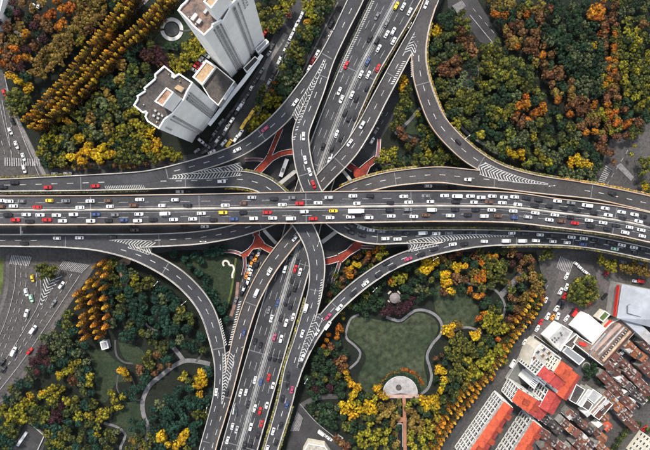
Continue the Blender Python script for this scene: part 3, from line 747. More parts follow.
for k in range(14):
    x = _r.uniform(140, 190); y = _r.uniform(72, 124)
    if not inside_px(x, y, T2, 3) or (152 < x < 180 and 84 < y < 112): continue
    w = _r.uniform(.5, 1.2); rooftop_box(root, [(x-w, y), (x, y-w), (x+w*.8, y-.2), (x, y+w*.7)], Z2, _r.uniform(.6, 1.6), 'roof_unit', _r.choice([M_METAL, M_WALLG]), _r.choice([M_ROOFL, M_METAL, M_ROOFT]), 0)
# --- podium between the towers
root, base, pts = flat_building('podium_hall', [(x/5.909+125, y/5.909+60) for x, y in ((400, 102), (482, 0), (541, 38), (650, 128), (580, 230), (552, 272), (500, 225), (455, 152))], 13, 'low dark roofed podium between the two white towers', 'building', M_WALLG, M_ROOFB, .8)
rooftop_box(root, [(x/5.909+125, y/5.909+60) for x, y in ((404, 103), (481, 5), (538, 42), (458, 148))], 13, 2.2, 'tan_terrace', M_WHITE, M_ROOFT, .6)
rooftop_box(root, [(x/5.909+125, y/5.909+60) for x, y in ((575, 225), (632, 150), (648, 160), (592, 238))], 13, 1.6, 'skylight', M_METAL, M_ROOFBL, 0)
# long white canopy
c = catmull([(209, 125), (217, 115), (229, 99), (242, 83), (251, 71), (262, 55)], 4)
root = empty('entrance_canopy', P(*c[0], 0)); tag(root, 'long white curved canopy between the towers and the parked cars', 'canopy')
bb = Vector(root.location); mb = MB()
for i in range(len(c)-1): mb.bar(P(*c[i], 4)-bb, P(*c[i+1], 4)-bb, 2.2, .3+.003*i)
mb.build('canopy_roof', M_WHITE, root)
for i in range(0, len(c), 3): mb = MB(); p = P(*c[i], 4)-bb; mb.tube((p.x, p.y, 0), (p.x, p.y, 4), .15, 6); mb.build('post', M_WHITE, root)
root, base, pts = flat_building('entrance_block', [(255, 49), (266, 39), (269, 42), (258, 53)], 5, 'small pale entrance block at the foot of the tallest tower', 'building', M_WHITE, M_ROOFL, .4)
root, base, pts = flat_building('gate_house', [(243, 68), (255, 56), (259, 60), (247, 73)], 6, 'pale low wing beside the foot of the tallest tower, next to the canopy', 'building', M_WHITE, M_ROOFB, .4)
mb = MB()
for a, b_ in (((262, 26), (271, 33)), ((268, 28.5), (272, 32))): mb.bar(P(*a, 0), P(*b_, 0), .4, 2.2)
tag(mb.build('boundary_wall', M_REDP), 'low red wall beside the trees right of the tallest tower', 'wall')

# --- ring plaza, half round plaza, pavilion, hut, bench
def annulus(name, cx, cy, r0, r1, a0, a1, z0, z1, m, parent=None, n=24, base=None):
    mb = MB(); s = mpp(0); C = P(cx, cy, 0) if base is None else P(cx, cy, 0)-base
    for i in range(n):
        t0 = a0+(a1-a0)*i/n; t1 = a0+(a1-a0)*(i+1)/n; pts = [(C.x+math.cos(t)*r*s, C.y+math.sin(t)*r*s) for t, r in ((t0, r0), (t1, r0), (t1, r1), (t0, r1))]
        if r0 == 0: pts = [pts[0], pts[2], pts[3]]
        mb.prism(pts, z0, z1)
    return mb.build(name, m, parent)
M_RING = mat('pale_stone', (.42, .42, .42), .8, .25, .4)
rt = empty('ring_plaza', P(172, 29.5, 0)); tag(rt, 'white broken ring of paving around a small green among the dark trees', 'plaza'); bb = Vector(rt.location)
annulus('ring_arc', 172, 29.5, 7.6, 11.0, math.radians(-5), math.radians(175), .25, .7, M_RING, rt, 24, bb)
annulus('ring_arc', 172, 29.5, 7.6, 11.0, math.radians(190), math.radians(345), .25, .7, M_RING, rt, 24, bb)
annulus('centre_disc', 172, 29.5, 0, 6.4, 0, 2*math.pi, .2, .42, M_PATHD, rt, 24, bb)
rt = empty('half_round_plaza', P(400, 393, 0)); tag(rt, 'pale half-round paved plaza at the foot of the large lawn', 'plaza'); bb = Vector(rt.location)
M_PLZ = mat('plaza_stone', (.30, .285, .28), .8, .2, .25, fine=(.9, .15))
annulus('paving', 400, 393, 0, 17.4, math.radians(-9), math.radians(189), .3, .45, M_PLZ, rt, 36, bb)
annulus('edge_kerb', 400, 393, 17.4, 18.2, math.radians(-9), math.radians(189), .3, .6, M_RING, rt, 36, bb)
mb = MB(); mb.bar(P(382, 396.2, .3)-bb, P(419, 396.2, .3)-bb, 2.2, .3); mb.build('steps', mat('pink_stone', (.40, .27, .24), .8, .2, .3), rt)
tag(annulus('round_planter', 398.5, 387, 0, 2.9, 0, 2*math.pi, .4, 1.1, M_ROOFB, None, 16), 'dark round planter in the middle of the half-round plaza', 'planter')
path('path', [(403.8, 397), (404.5, 415), (405, 456)], 3.4, mat('orange_paving', (.30, .14, .08), .85, .35, .12), .36)
path('path', [(399, 397), (399.4, 410), (399.5, 424)], 3.0, mat('pink_paving', (.22, .13, .11), .85, .3, .2), .34)
rt = empty('sunken_pool', P(400, 438, 0)); tag(rt, 'long dark pool beside the orange path below the plaza', 'pool'); bb = Vector(rt.location)
mb = MB(); mb.prism([P(x, y, 0)-bb for x, y in ((397.5, 424), (402, 424), (402.4, 446), (397.8, 446))], .3, .5); mb.build('water', mat('dark_water', (.01, .012, .014), .08), rt)
mb = MB()
for a, b_ in (((397.3, 423.6), (397.6, 446.4)), ((402.2, 423.6), (402.6, 446.4)), ((397.3, 423.6), (402.2, 423.6))): mb.bar(P(*a, .3)-bb, P(*b_, .3)-bb, .4, .4)
mb.build('rim', M_CONC, rt)
mb = MB(); mb.prism([P(x, y, 0) for x, y in ((396.5, 417), (406.5, 417), (406.5, 421.6), (396.5, 421.6))], .3, .7); tag(mb.build('stone_landing', mat('orange_paving', (.3, .14, .08))), 'small reddish landing across the path below the plaza', 'landing')
# pavilion
rt = empty('garden_pavilion', P(394, 297, 0)); tag(rt, 'round grey-roofed pavilion with four pale corner seats between dark trees', 'pavilion')
mb = MB(); n = 12; rr = 3.3
for i in range(n):
    t0 = 6.283*i/n; t1 = 6.283*(i+1)/n
    mb.poly([Vector((math.cos(t0)*rr, math.sin(t0)*rr, 3.2)), Vector((math.cos(t1)*rr, math.sin(t1)*rr, 3.2)), Vector((0, 0, 4.6))])
    mb.poly([Vector((math.cos(t1)*rr, math.sin(t1)*rr, 3.2)), Vector((math.cos(t0)*rr, math.sin(t0)*rr, 3.2)), Vector((math.cos(t0)*rr, math.sin(t0)*rr, 3.0)), Vector((math.cos(t1)*rr, math.sin(t1)*rr, 3.0))])
mb.build('roof', mat('pavilion_roof', (.20, .18, .18), .85, .2, .4), rt)
for i in range(6):
    t = i*1.047; mb = MB(); mb.tube((math.cos(t)*2.8, math.sin(t)*2.8, 0), (math.cos(t)*2.8, math.sin(t)*2.8, 3.1), .14, 6); mb.build('column', M_CONC, rt)
for t in (45, 135, 225, 315):
    a = math.radians(t); mb = MB(); mb.box((math.cos(a)*4.1, math.sin(a)*4.1, 0), .9, 2.4, .9, a); mb.build('stone_seat', mat('seat_stone', (.5, .44, .38), .8), rt)
root, base, pts = flat_building('park_hut', [(100, 342), (107, 340.5), (109, 348), (102, 350)], 3.5, 'small grey flat roofed hut beside the orange conical trees', 'hut', M_WALLG, mat('hut_roof', (.24, .24, .25), .8, .15, .4), .3)
mb = MB(); c = catmull([(224, 266), (223, 262.5), (225.5, 260.5), (228.5, 262), (229.5, 265), (233, 265.5), (234, 270), (232.5, 274), (232.5, 278)], 1)
for i in range(len(c)-1): mb.bar(P(*c[i], .1), P(*c[i+1], .1), 1.1, .5+.002*i)
tag(mb.build('curved_bench', mat('bench_stone', (.55, .5, .46), .8, .1, .4)), 'white winding stone bench in the dark garden under the left ramps', 'bench')
path('path', [(236, 258), (234, 275), (231, 292), (227, 308)], 2.0, mat('verge_grass', (.07, .09, .025)), .37)
path('path', [(238, 282), (236, 300), (231, 316)], 3.0, mat('pink_paving', (.22, .13, .11)), .38)
sheet('path', [(116, 262), (124, 258), (132, 259), (130, 264), (124, 266), (126, 274), (131, 277), (127, 285), (123, 288), (120, 276), (117, 268)], mat('tan_paving', (.26, .17, .12), .85, .3, .2), .42)
# hedge arcs round the plaza
def arc_hedge(cx, cy, r_, a0, a1, kn_col, label):
    C = []
    rng = np.random.default_rng(int(r_*10))
    return (cx, cy, r_, a0, a1, kn_col, label)
ARCS = [(400, 392, 24.5, 20, 88, 'orange', 'rusty clipped hedge arc right behind the half-round plaza'), (400, 392, 22, 92, 165, 'olive', 'brown clipped hedge arc left behind the half-round plaza'), (400, 393, 20.5, 5, 175, 'ever', 'dark green clipped hedge arc close around the half-round plaza')]

# --- red roofed blocks at the lower right
def uvquad(pts):
    a, b_, c, d = pts; L = (b_-a).length; H = (d-a).length; return [(0, 0), (L, 0), (L, H), (0, H)]
class GR:
    """gabled roof over a rectangle given by eave corners a,b,c,d (a-b and d-c are the long eaves)"""
    @staticmethod
    def make(root, a, b_, c, d, z, rise, m1, m2, name='roof', over=.3, hip=0.0):
        A, B, C_, D = [Vector((p.x, p.y, z)) for p in (a, b_, c, d)]
        m0 = (A+D)/2+Vector((0, 0, rise)); m1_ = (B+C_)/2+Vector((0, 0, rise))
        if hip: t = (m1_-m0)*hip; m0 += t; m1_ -= t
        V = []; F = []; U = []; M = []
        def q4(p, mm):
            k = len(V); V.extend(p); F.append(tuple(range(k, k+len(p)))); M.append(mm); o = p[0]; ux = (p[1]-p[0]).normalized(); nn = ux.cross(p[2]-p[0]).normalized(); uy = nn.cross(ux)
            U.extend([((x-o).dot(ux), (x-o).dot(uy)) for x in p])
        q4([A, B, m1_, m0], 0); q4([C_, D, m0, m1_], 1); q4([B, C_, m1_], 2 if not hip else 0); q4([D, A, m0], 2 if not hip else 0)
        o = mesh_obj(name, V, F, [m1, m2, M_CONCD], root, M, uvs=U)
        rb = MB(); rb.bar(m0, m1_, .4, .18); rb.build('ridge', m1, o); return o
def gabled(name, quad, z, rise, label, cat, m1, m2=None, wall=None, group=None, hip=0, wins=None, fac='plain', chim=False, rim=False, ts=None, z0=-.1):
    pw_ = [P(x, y, z) for x, y in quad]; root = empty(name, (pw_[0].x, pw_[0].y, 0)); tag(root, label, cat, group); base = Vector((pw_[0].x, pw_[0].y, 0))
    a, b_, c, d = [p-base for p in pw_]
    mb = MB(); mb.prism([(p.x, p.y) for p in (a, b_, c, d)], z0, z); mb.build('wall', wall or M_WHITE, root)
    ctr = (a+b_+c+d)/4
    ex = [ctr+(p-ctr)*(1+.5/max(1, (p-ctr).length)) for p in (a, b_, c, d)]
    GR.make(root, *ex, z, rise, m1, m2 or m1, hip=hip)
    if rim:
        mb = MB()
        for p, q_ in ((a, d), (b_, c)): mb.bar(Vector((p.x, p.y, z-.2)), Vector((q_.x, q_.y, z-.2)), .35, .9+rise*.5)
        mb.build('gable_parapet', M_WALLG, root)
    if wins:
        zs_ = [2.0+i*3.0 for i in range(int((z-1)/3))]
        for edge, nn in wins:
            p, q_ = {'ab': (a, b_), 'bc': (b_, c), 'cd': (c, d), 'da': (d, a)}[edge]
            mid = (p+q_)/2-ctr; dd = (q_-p)
            if mid.dot(Vector((dd.y, -dd.x, 0))) < 0: p, q_ = q_, p
            windows(root, p, q_, zs_, [(i+.5)/nn for i in range(nn)], 2.5 if fac == 'balcony' else 1.5, 1.9 if fac == 'balcony' else 1.6, fac)
    if chim:
        for t in ((.3, .7) if R.random() < .6 else (.5,)):
            p = a.lerp(b_, t).lerp(d.lerp(c, t), R.uniform(.3, .45)); mb = MB(); mb.box((p.x, p.y, z+.1), .7, .7, rise+.4, R.uniform(0, 1)); mb.build('chimney', M_OLDW, root)
        if R.random() < .6:
            t = R.uniform(.3, .7); p = a.lerp(b_, t).lerp(d.lerp(c, t), .72); mb = MB(); mb.box((p.x, p.y, z+.1), 1.5, 1.2, rise*.7, math.atan2((b_-a).y, (b_-a).x)); mb.build('dormer', M_OLDW, root)
    return root, (a, b_, c, d)
RB = 'white apartment blocks with red tiled roofs'
def block(quad, z, label, side_win, dn=(), **kw):
    root, (a, b_, c, d) = gabled('apartment_block', quad, z, 3.0, label, 'apartment block', M_TILEO, M_TILEM, mat('wall_stained', (.20, .19, .19), .85, col2=(.55, .53, .50), noise_scale=.5), RB, wins=side_win, fac='balcony', **kw)  # orange as the sunlit slope, crimson as the shaded one
    for t, s in dn:
        p = a.lerp(b_, t).lerp(d.lerp(c, t), s); ang = math.atan2((b_-a).y, (b_-a).x); mb = MB(); mb.box((p.x, p.y, z+.2), 3.0, 3.6, 2.4, ang); mb.box((p.x, p.y, z+2.6), 3.3, 3.9, .25, ang); mb.build('dormer', M_TILEO, root)
    return root
# a-b is the lit north-west eave: light and shade of the slopes put into tile colours
block([(463, 460), (504, 402), (513, 409.5), (484, 456)], 15.5, 'white balconied block with orange roof nearest the avenue, running off the bottom edge', [('ab', 12), ('bc', 3)], ((.35, .75), (.6, .7), (.85, .75), (.2, .4)))
block([(504, 466), (533, 421.5), (542.5, 429), (520, 464)], 15.5, 'white balconied block with orange roof at the bottom edge, second from the avenue', [('ab', 8), ('bc', 3)], ((.5, .7), (.8, .7), (.3, .4)))
block([(512.5, 401), (518.8, 389), (551, 408), (540, 420)], 16, 'orange roofed block below the grey yard, its ridge slanting down to the right', [('bc', 5), ('ab', 3), ('da', 5)], ((.5, .3), (.5, .6)))
root, (a, b_, c, d) = gabled('apartment_block', [(537.5, 374.8), (544.3, 366.4), (564.6, 382.5), (557.8, 390)], 26, 1.6, 'tall block with crimson roof beside the grey yard', 'apartment block', M_TILEM, M_TILEM, M_WHITE, RB, wins=[('ab', 3), ('da', 4), ('bc', 4)], fac='balcony')
root, (a, b_, c, d) = gabled('apartment_block', [(554.5, 372.3), (561.2, 361.3), (572, 369), (566.3, 382)], 27.5, 1.2, 'tall block with square bright orange roof above the crimson one', 'apartment block', M_TILEO, M_TILEO, M_WALLC, RB, wins=[('ab', 3), ('bc', 3)], fac='plain', hip=.3)
root, (a, b_, c, d) = gabled('apartment_block', [(557, 393.5), (571.5, 371), (580.2, 377), (566.5, 400)], 22, 2.2, 'crimson and orange roofed wing right of the tall crimson roofed block', 'apartment block', M_TILEO, M_TILEM, M_WHITE, RB, wins=[('da', 3)], fac='plain')  # lit and shaded slopes told apart by tile colour
root, (a, b_, c, d) = gabled('apartment_block', [(540, 407), (549, 390), (562, 398), (553, 414)], 19, 1.6, 'short crimson roofed link between the long orange roof and the tall block', 'apartment block', M_TILEM, M_TILEM, M_WHITE, RB, wins=[('ab', 3)], fac='balcony')
# yellow and white podium of the tall block (north-west front)
root, base, pts = flat_building('front_wing', [(535, 349), (541, 343), (561, 358), (551, 372), (545, 366), (537, 372), (529, 366)], 15, 'cream and yellow front wing with rows of windows above the grey yard', 'building', M_WALLC, M_ROOFL, .6)
for k, (x, y) in enumerate(((538, 352), (543, 355.5), (548, 359), (534, 358), (539, 362), (553, 362.5), (544, 349.5), (549, 353))):
    rooftop_box(root, [(x-1.6, y), (x, y-1.8), (x+2, y-.2), (x+.4, y+1.6)], 15, 1.5, 'roof_box', M_WALLC, M_TILER if k % 2 else M_ROOFB, 0)
mb = MB(); p = P(556, 361, 17); mb.tube((p.x, p.y, 14), (p.x, p.y, 17), 2.4, 16); tag(mb.build('roof_tank', M_ROOFB), 'dark round tank on the cream wing beside the orange roof', 'tank')
root, base, pts = flat_building('stair_wing', [(528, 384), (533, 377), (539, 381), (534, 389)], 14, 'white striped stair wing between the grey yard and the long orange roof', 'building', M_WHITE, M_ROOFB, .4)
for i in range(5): 
    t = i/5+.1; a = (528+(533-528)*t, 384+(377-384)*t); b_ = (534+(539-534)*t, 389+(381-389)*t); mb = MB(); mb.bar(rel(root, *a, 14.1), rel(root, *b_, 14.1), .6, .5); mb.build('roof_beam', M_WHITE, root)
root, base, pts = flat_building('stair_wing', [(536, 379), (541.5, 372.5), (549, 378), (544, 386)], 16, 'white striped stair wing beside the crimson roof', 'building', M_WHITE, M_ROOFB, .4)
for i in range(5):
    t = i/5+.1; a = (536+5.5*t, 379-6.5*t); b_ = (544+5*t, 386-8*t); mb = MB(); mb.bar(rel(root, *a, 16.1), rel(root, *b_, 16.1), .6, .5); mb.build('roof_beam', M_WHITE, root)
# yard wall
mb = MB()
for a, b_ in (((505, 378), (533, 334)), ((533, 334), (556, 351))): mb.bar(P(*a, 0), P(*b_, 0), .4, 2.4)
tag(mb.build('yard_wall', M_WALLG), 'thin pale wall around the grey yard beside the tree avenue', 'wall')
# --- halls and sheds
root, (a, b_, c, d) = gabled('grey_hall', [(617.5, 318), (622.5, 284.5), (700, 300), (700, 340)], 12, 3.2, 'large blue-grey hipped hall at the right edge with a red side', 'hall', M_ROOFBL, M_ROOFBL, M_WALLG, None, hip=.28)
rooftop_box(root, [(628, 306), (630.5, 304.5), (643, 308), (641.5, 317), (628, 313)], 13.0, 1.2, 'roof_panel', M_METAL, M_ROOFBL, 0)
mb = MB(); mb.bar(P(622, 286, 12)-Vector(root.location)-Vector((.6, 0, 4)), P(616.5, 317, 12)-Vector(root.location)-Vector((.6, 0, 2.5)), .45, 2.6); mb.build('red_fascia', M_REDP, root)
root, (a, b_, c, d) = gabled('pale_shed', [(618, 316), (626, 312), (664, 346), (655, 350)], 9, 1.2, 'long pale grey shed roof just below the blue-grey hall', 'shed', M_ROOFBL, M_ROOFL, M_WALLG)
root, base, pts = flat_building('white_hall', [(588.2, 314.2), (604.6, 328), (592, 342.5), (576, 328.6)], 9, 'square bright white flat roof below the round tree island', 'hall', M_WHITE, mat('roof_white', (.56, .54, .50), .8, .16, .2), .5)
root, base, pts = flat_building('office_block', [(561, 324.2), (572.5, 331.2), (560, 351), (547.4, 338.2)], 9, 'white flat roofed block with small black roof units beside the junction', 'building', M_WHITE, M_ROOFL, .6)
for k, (x, y) in enumerate(((555, 338), (557, 340), (552.5, 340), (555, 342), (559, 338), (561, 333), (562, 335))): rooftop_box(root, [(x-.8, y), (x, y-.9), (x+.9, y), (x, y+.8)], 9, 1.0, 'roof_unit', M_METAL, M_ROOFB, 0)
root, base, pts = flat_building('long_shed', [(573.5, 343), (578, 336), (588, 342), (592, 344), (606, 328), (611, 323), (620, 318.5), (627, 322), (635.5, 331.5), (603, 366)], 7, 'long striped shed roof of grey and pinkish bands right of the white hall', 'shed', M_WALLC, M_ROOFG, .3, None, None, .3)
for k, (a, b_, m_, w) in enumerate((((620, 324), (594, 350), mat('stripe_pink', (.36, .25, .21), .85, .25, .3), 2.6), ((624, 327), (598, 355), M_ROOFL, 1.0), ((627.5, 329.5), (600, 359), M_ROOFB, 1.4), ((630, 331), (602.5, 361), mat('stripe_tan', (.4, .29, .2), .85, .3, .4), 1.4), ((633, 332.5), (604, 364), M_TILEB, .8), ((586, 345), (579, 343), M_REDP, 2.0), ((605, 333), (590, 350), M_ROOFL, .7), ((611, 329), (588, 356), M_METAL, .6))):
    mb = MB(); mb.bar(rel(root, *a, 7.1), rel(root, *b_, 7.1), w, .35+.05*k); mb.build('roof_band', m_, root)
rng_ = random.Random(3)
for k in range(16):
    t = k/15; x = 627+(602-627)*t; y = 330.5+(359.5-330.5)*t; rooftop_box(root, [(x-.7, y), (x, y-.7), (x+.7, y), (x, y+.7)], 7.2, 1.1+.2*(k % 3), 'roof_vent', M_METAL if k % 2 else M_WALLC, M_ROOFL if k % 3 else M_TILER, 0)
root, base, pts = flat_building('loading_bay', [(597.5, 318), (604.5, 310.5), (610, 314.5), (603, 322)], 5, 'small bay with green and dark roof between white hall and grey hall', 'building', M_WALLC, mat('green_roof', (.07, .10, .03), .9, .3, .3), .4)
mb = MB(); mb.bar(P(605, 327, 6), P(611.5, 320.5, 6), 2.2, .4); mb.bar(P(605, 327, 0), P(611.5, 320.5, 0), 1.8, 5.9); tag(mb.build('red_awning', M_REDP), 'bright red awning roof beside the white hall', 'awning')
root, base, pts = flat_building('low_store', [(562, 351.5), (567, 346), (585, 359), (579, 365)], 5, 'low grey store strip between the cream wing and the yard', 'building', M_WALLG, M_METAL, .3)
root, base, pts = flat_building('concrete_store', [(563, 345), (576, 333.5), (580, 337), (572, 349)], 6, 'dark grey flat roof right behind the white office block', 'building', M_WALLG, M_ROOFB, .3)
mb = MB()
for i in range(20):
    t0 = 6.283*i/20; t1 = 6.283*(i+1)/20; c0 = P(586, 366, 0); mb.bar(c0+Vector((math.cos(t0)*2.3, math.sin(t0)*2.3, 0)), c0+Vector((math.cos(t1)*2.3, math.sin(t1)*2.3, 0)), .5, .5)
tag(mb.build('stone_ring', M_CONC), 'small pale stone ring in the dark garden among the old houses', 'stone ring')
# --- strip roofs south of the yard
for quad, m_, lab in (([(569, 400), (576, 384), (585, 389.5), (576, 404)], M_ROOFB, 'flat dark grey roof right of the crimson wing'), ([(577, 404.5), (588, 389), (592, 391), (581, 407)], M_ROOFL, 'narrow white banded roof between dark flat roofs'),
    ([(581.5, 406.5), (586.5, 399), (593, 404), (588.5, 411)], M_ROOFB, 'flat black roof below the pale square roof'), ([(587, 398), (593, 389), (602, 395), (594, 403.5)], mat('roof_mid', (.30, .30, .30), .85, .2, .2), 'pale grey square roof among the dark strip roofs'),
    ([(589.5, 412), (604, 396.5), (606.5, 399), (592, 415)], M_ROOFG, 'long thin grey roof beside the brown shed'), ([(593, 416), (607, 400), (613, 404), (599, 420)], M_TILEB, 'long brown shed roof running down left beside old houses')):
    flat_building('strip_roofed_house', quad, 8, lab, 'house', M_WALLG, m_, .35, None, 'flat roofed houses at the lower right', .3)
# --- old houses in rows
OH = 'old brown roofed row houses at the lower right'
houses = []
def hrow(x0, y0, n, L, D, ang, mats, gap=.6, z=7):
    ca, sa = math.cos(math.radians(ang)), math.sin(math.radians(ang))
    for i in range(n):
        px = x0+(L+gap)*i*ca; py = y0+(L+gap)*i*sa; jx = R.uniform(-.5, .5); dd = D*R.uniform(.85, 1.1)
        q_ = [(px+jx, py), (px+L*ca+jx, py+L*sa), (px+L*ca-dd*sa+jx, py+L*sa+dd*ca), (px-dd*sa+jx, py+dd*ca)]
        houses.append((q_, z+R.uniform(-1, 1), R.choice(mats)))
hrow(543, 413, 3, 8.4, 8, 38, [M_TILEK, M_TILEB]); hrow(537, 424, 4, 8.4, 8.5, 38, [M_TILEB, M_TILEK, M_TILEB])
hrow(570, 409, 4, 7.4, 7, 40, [M_TILEK, M_TILEK, M_TILEB]); hrow(564, 418, 5, 7.4, 8, 40, [M_TILEB, M_TILER, M_TILEK])
hrow(551, 434, 3, 8.0, 8, 40, [M_TILEB, M_TILEK]); hrow(545, 443, 3, 8, 8, 40, [M_TILEB, M_TILEB]); hrow(577, 437, 3, 8, 8, 40, [M_TILEB, M_TILER]); hrow(571, 446, 3, 8, 8, 40, [M_TILEK, M_TILEB])
hrow(603, 411, 1, 8, 8, 45, [M_TILER]); hrow(607, 421, 1, 8, 8, 45, [M_TILEO]); hrow(596, 427, 2, 7, 7, 42, [M_TILEB, M_TILER]); hrow(599, 440, 2, 7, 8, 42, [M_TILER])
hrow(616, 352, 4, 8, 8, 42, [M_TILEB, M_TILEK, M_TILEB]); hrow(609, 360, 2, 7.5, 8, 42, [M_TILEK, M_TILEB]); hrow(628, 340, 3, 8.6, 8, 42, [M_TILER, M_TILEB]); hrow(644, 338, 2, 8, 8, 42, [M_TILEB]); hrow(640, 326, 1, 8, 7, 42, [M_TILEB])
hrow(603, 370, 3, 8, 8, 45, [M_TILEB, M_TILEK]); hrow(613, 382, 4, 8, 8, 45, [M_TILEB, M_TILEB, M_TILEB]); hrow(607, 390, 4, 8, 7.5, 45, [M_TILEB, M_TILER]); hrow(628, 366, 4, 8, 8.5, 45, [M_TILEB, M_TILEB, M_TILER]); hrow(622, 375, 4, 8, 7.5, 45, [M_TILEB, M_TILEK]); hrow(645, 360, 2, 9, 9, 45, [M_TILEB])
hrow(622, 409, 3, 7.5, 8, 45, [M_TILEB, M_TILER])
mnames = {id(M_TILEB): 'brown', id(M_TILEK): 'blackish', id(M_TILER): 'rust', id(M_TILEO): 'orange'}
HM = [('the crimson wing', 568, 385), ('the striped shed', 612, 350), ('the stone ring', 586, 366), ('the cream tower at the corner', 636, 440), ('the bottom edge', 575, 450), ('the grey hall', 640, 320), ('the brown strip roof', 604, 412), ('the orange block at the bottom', 535, 425), ('the right edge', 650, 390)]
hb = {}
for q_, z, m_ in houses:
    cx = sum(p[0] for p in q_)/4; cy = sum(p[1] for p in q_)/4
    if cx > 668 or cy > 470: continue
    j = min(range(len(HM)), key=lambda k: math.hypot(HM[k][1]-cx, HM[k][2]-cy)); hb.setdefault((id(m_), j), []).append((math.hypot(HM[j][1]-cx, HM[j][2]-cy), q_, z, m_))
for (mi, j), lst in hb.items():
    lst.sort(key=lambda t: t[0])
    for i, (_, q_, z, m_) in enumerate(lst):
        lab = f"{mnames[mi]} tiled row house, {'' if i == 0 else ordn(i+1)+' '}nearest of its colour to {HM[j][0]}"
        gabled('row_house', q_ if R.random() < .75 else [q_[1], q_[2], q_[3], q_[0]], z, 2.0, lab, 'house', m_, m_, R.choice([M_OLDW, M_OLDW, M_WALLG]), OH, chim=True, rim=R.random() < .3, wins=[('ab', 2)])
# roof clutter gives white patches between houses: small white annexes
AX = [(611, 398), (616, 401), (621, 398), (606, 403), (612, 408), (619, 407), (604, 411), (601, 407), (627, 394), (588, 414), (580, 421), (570, 418), (612, 372), (621, 380), (628, 386), (634, 372), (602, 428), (585, 438), (617, 366), (609, 363), (640, 356), (630, 350), (645, 404), (634, 402)]
for i, (x, y) in enumerate(AX):
    s = R.uniform(1.3, 2.2); zz = 8.5; root = empty('roof_annex', tuple(P(x, y, zz)-Vector((0, 0, zz)))); tag(root, f"small white annex, {ordn(sorted(AX, key=lambda q: math.hypot(q[0]-612, q[1]-400)).index((x, y))+1)} nearest to the orange roofed old house", 'annex', 'white annexes among the old houses')
    mb = MB(); mb.box((0, 0, -.1), s*1.6, s*1.2, zz, .7); mb.build('wall', M_WHITE, root); mb = MB(); mb.box((0, 0, zz-.1), s*1.7, s*1.3, .2, .7); mb.build('roof', M_ROOFL if i % 2 else M_ROOFB, root)
# --- cream tower at the lower right corner (its top is outside the picture)
root, base, pts = flat_building('cream_tower', [(664, 479), (679.5, 458.5), (711, 483), (695, 504)], 34, 'cream tower with a grid of windows at the lower right corner', 'tower', M_WALLC, M_ROOFL, .8)
A_, B_, C2 = rel(root, 664, 479, 34), rel(root, 679.5, 458.5, 34), rel(root, 711, 483, 34)
windows(root, B_, A_, [3+i*3 for i in range(10)], [.12, .37, .62, .87], 1.6, 1.5)
windows(root, C2, B_, [3+i*3 for i in range(10)], [.06+i*.125 for i in range(8)], 1.6, 1.5)
# building fragment at the bottom street
root, base, pts = flat_building('corner_hall', [(303, 452), (308, 443), (325, 446), (332, 456), (320, 470), (300, 470)], 6, 'pale roofed hall at the bottom edge left of the lower park', 'hall', M_WALLC, mat('roof_mottled', (.20, .18, .15), .85, col2=(.45, .42, .36), noise_scale=.5), .4)
root, base, pts = flat_building('corner_office', [(-12, -6), (4, -2), (-2, 22), (-14, 30)], 10, 'pale roof at the very upper left corner', 'building', M_WHITE, M_ROOFBL, .5)
# ------------------------------------------------------------------ vehicles
PAINTS = {'w': ('white', (.70, .70, .69)), 's': ('silver', (.38, .39, .40)), 'g': ('grey', (.16, .165, .17)), 'k': ('black', (.014, .014, .017)), 'r': ('red', (.50, .018, .018)),
          'n': ('brown', (.13, .065, .04)), 'b': ('blue', (.05, .08, .20)), 'y': ('yellow', (.75, .48, .04)), 'p': ('pink', (.38, .05, .12)), 't': ('pale green', (.35, .55, .42)), 'o': ('orange', (.7, .25, .03))}
M_TYRE = mat('tyre_rubber', (.012, .012, .012), .9)
M_CGLASS = mat('car_glass', (.012, .014, .018), .12, spec=.6)
def paint(c): n, v = PAINTS[c]; return mat('car_paint_'+n.replace(' ', '_'), v, .3, spec=.5)
_proto = {}
def loft(sec, z0, b, m=0):
    """sec: (x, halfwidth, ztop)"""
    k = len(b.v)
    for x, w, z in sec:
        b.v += [Vector((x, -w, z0)), Vector((x, -w, z*.62+z0*.38)), Vector((x, -w*.86, z)), Vector((x, w*.86, z)), Vector((x, w, z*.62+z0*.38)), Vector((x, w, z0))]
    for i in range(len(sec)-1):
        p = k+i*6; q = p+6
        for j in range(6):
            l = (j+1) % 6; b.f.append((p+j, q+j, q+l, p+l)); b.m.append(m)
    b.f.append(tuple(k+j for j in range(6))); b.m.append(m)
    q = k+(len(sec)-1)*6; b.f.append(tuple(q+5-j for j in range(6))); b.m.append(m)
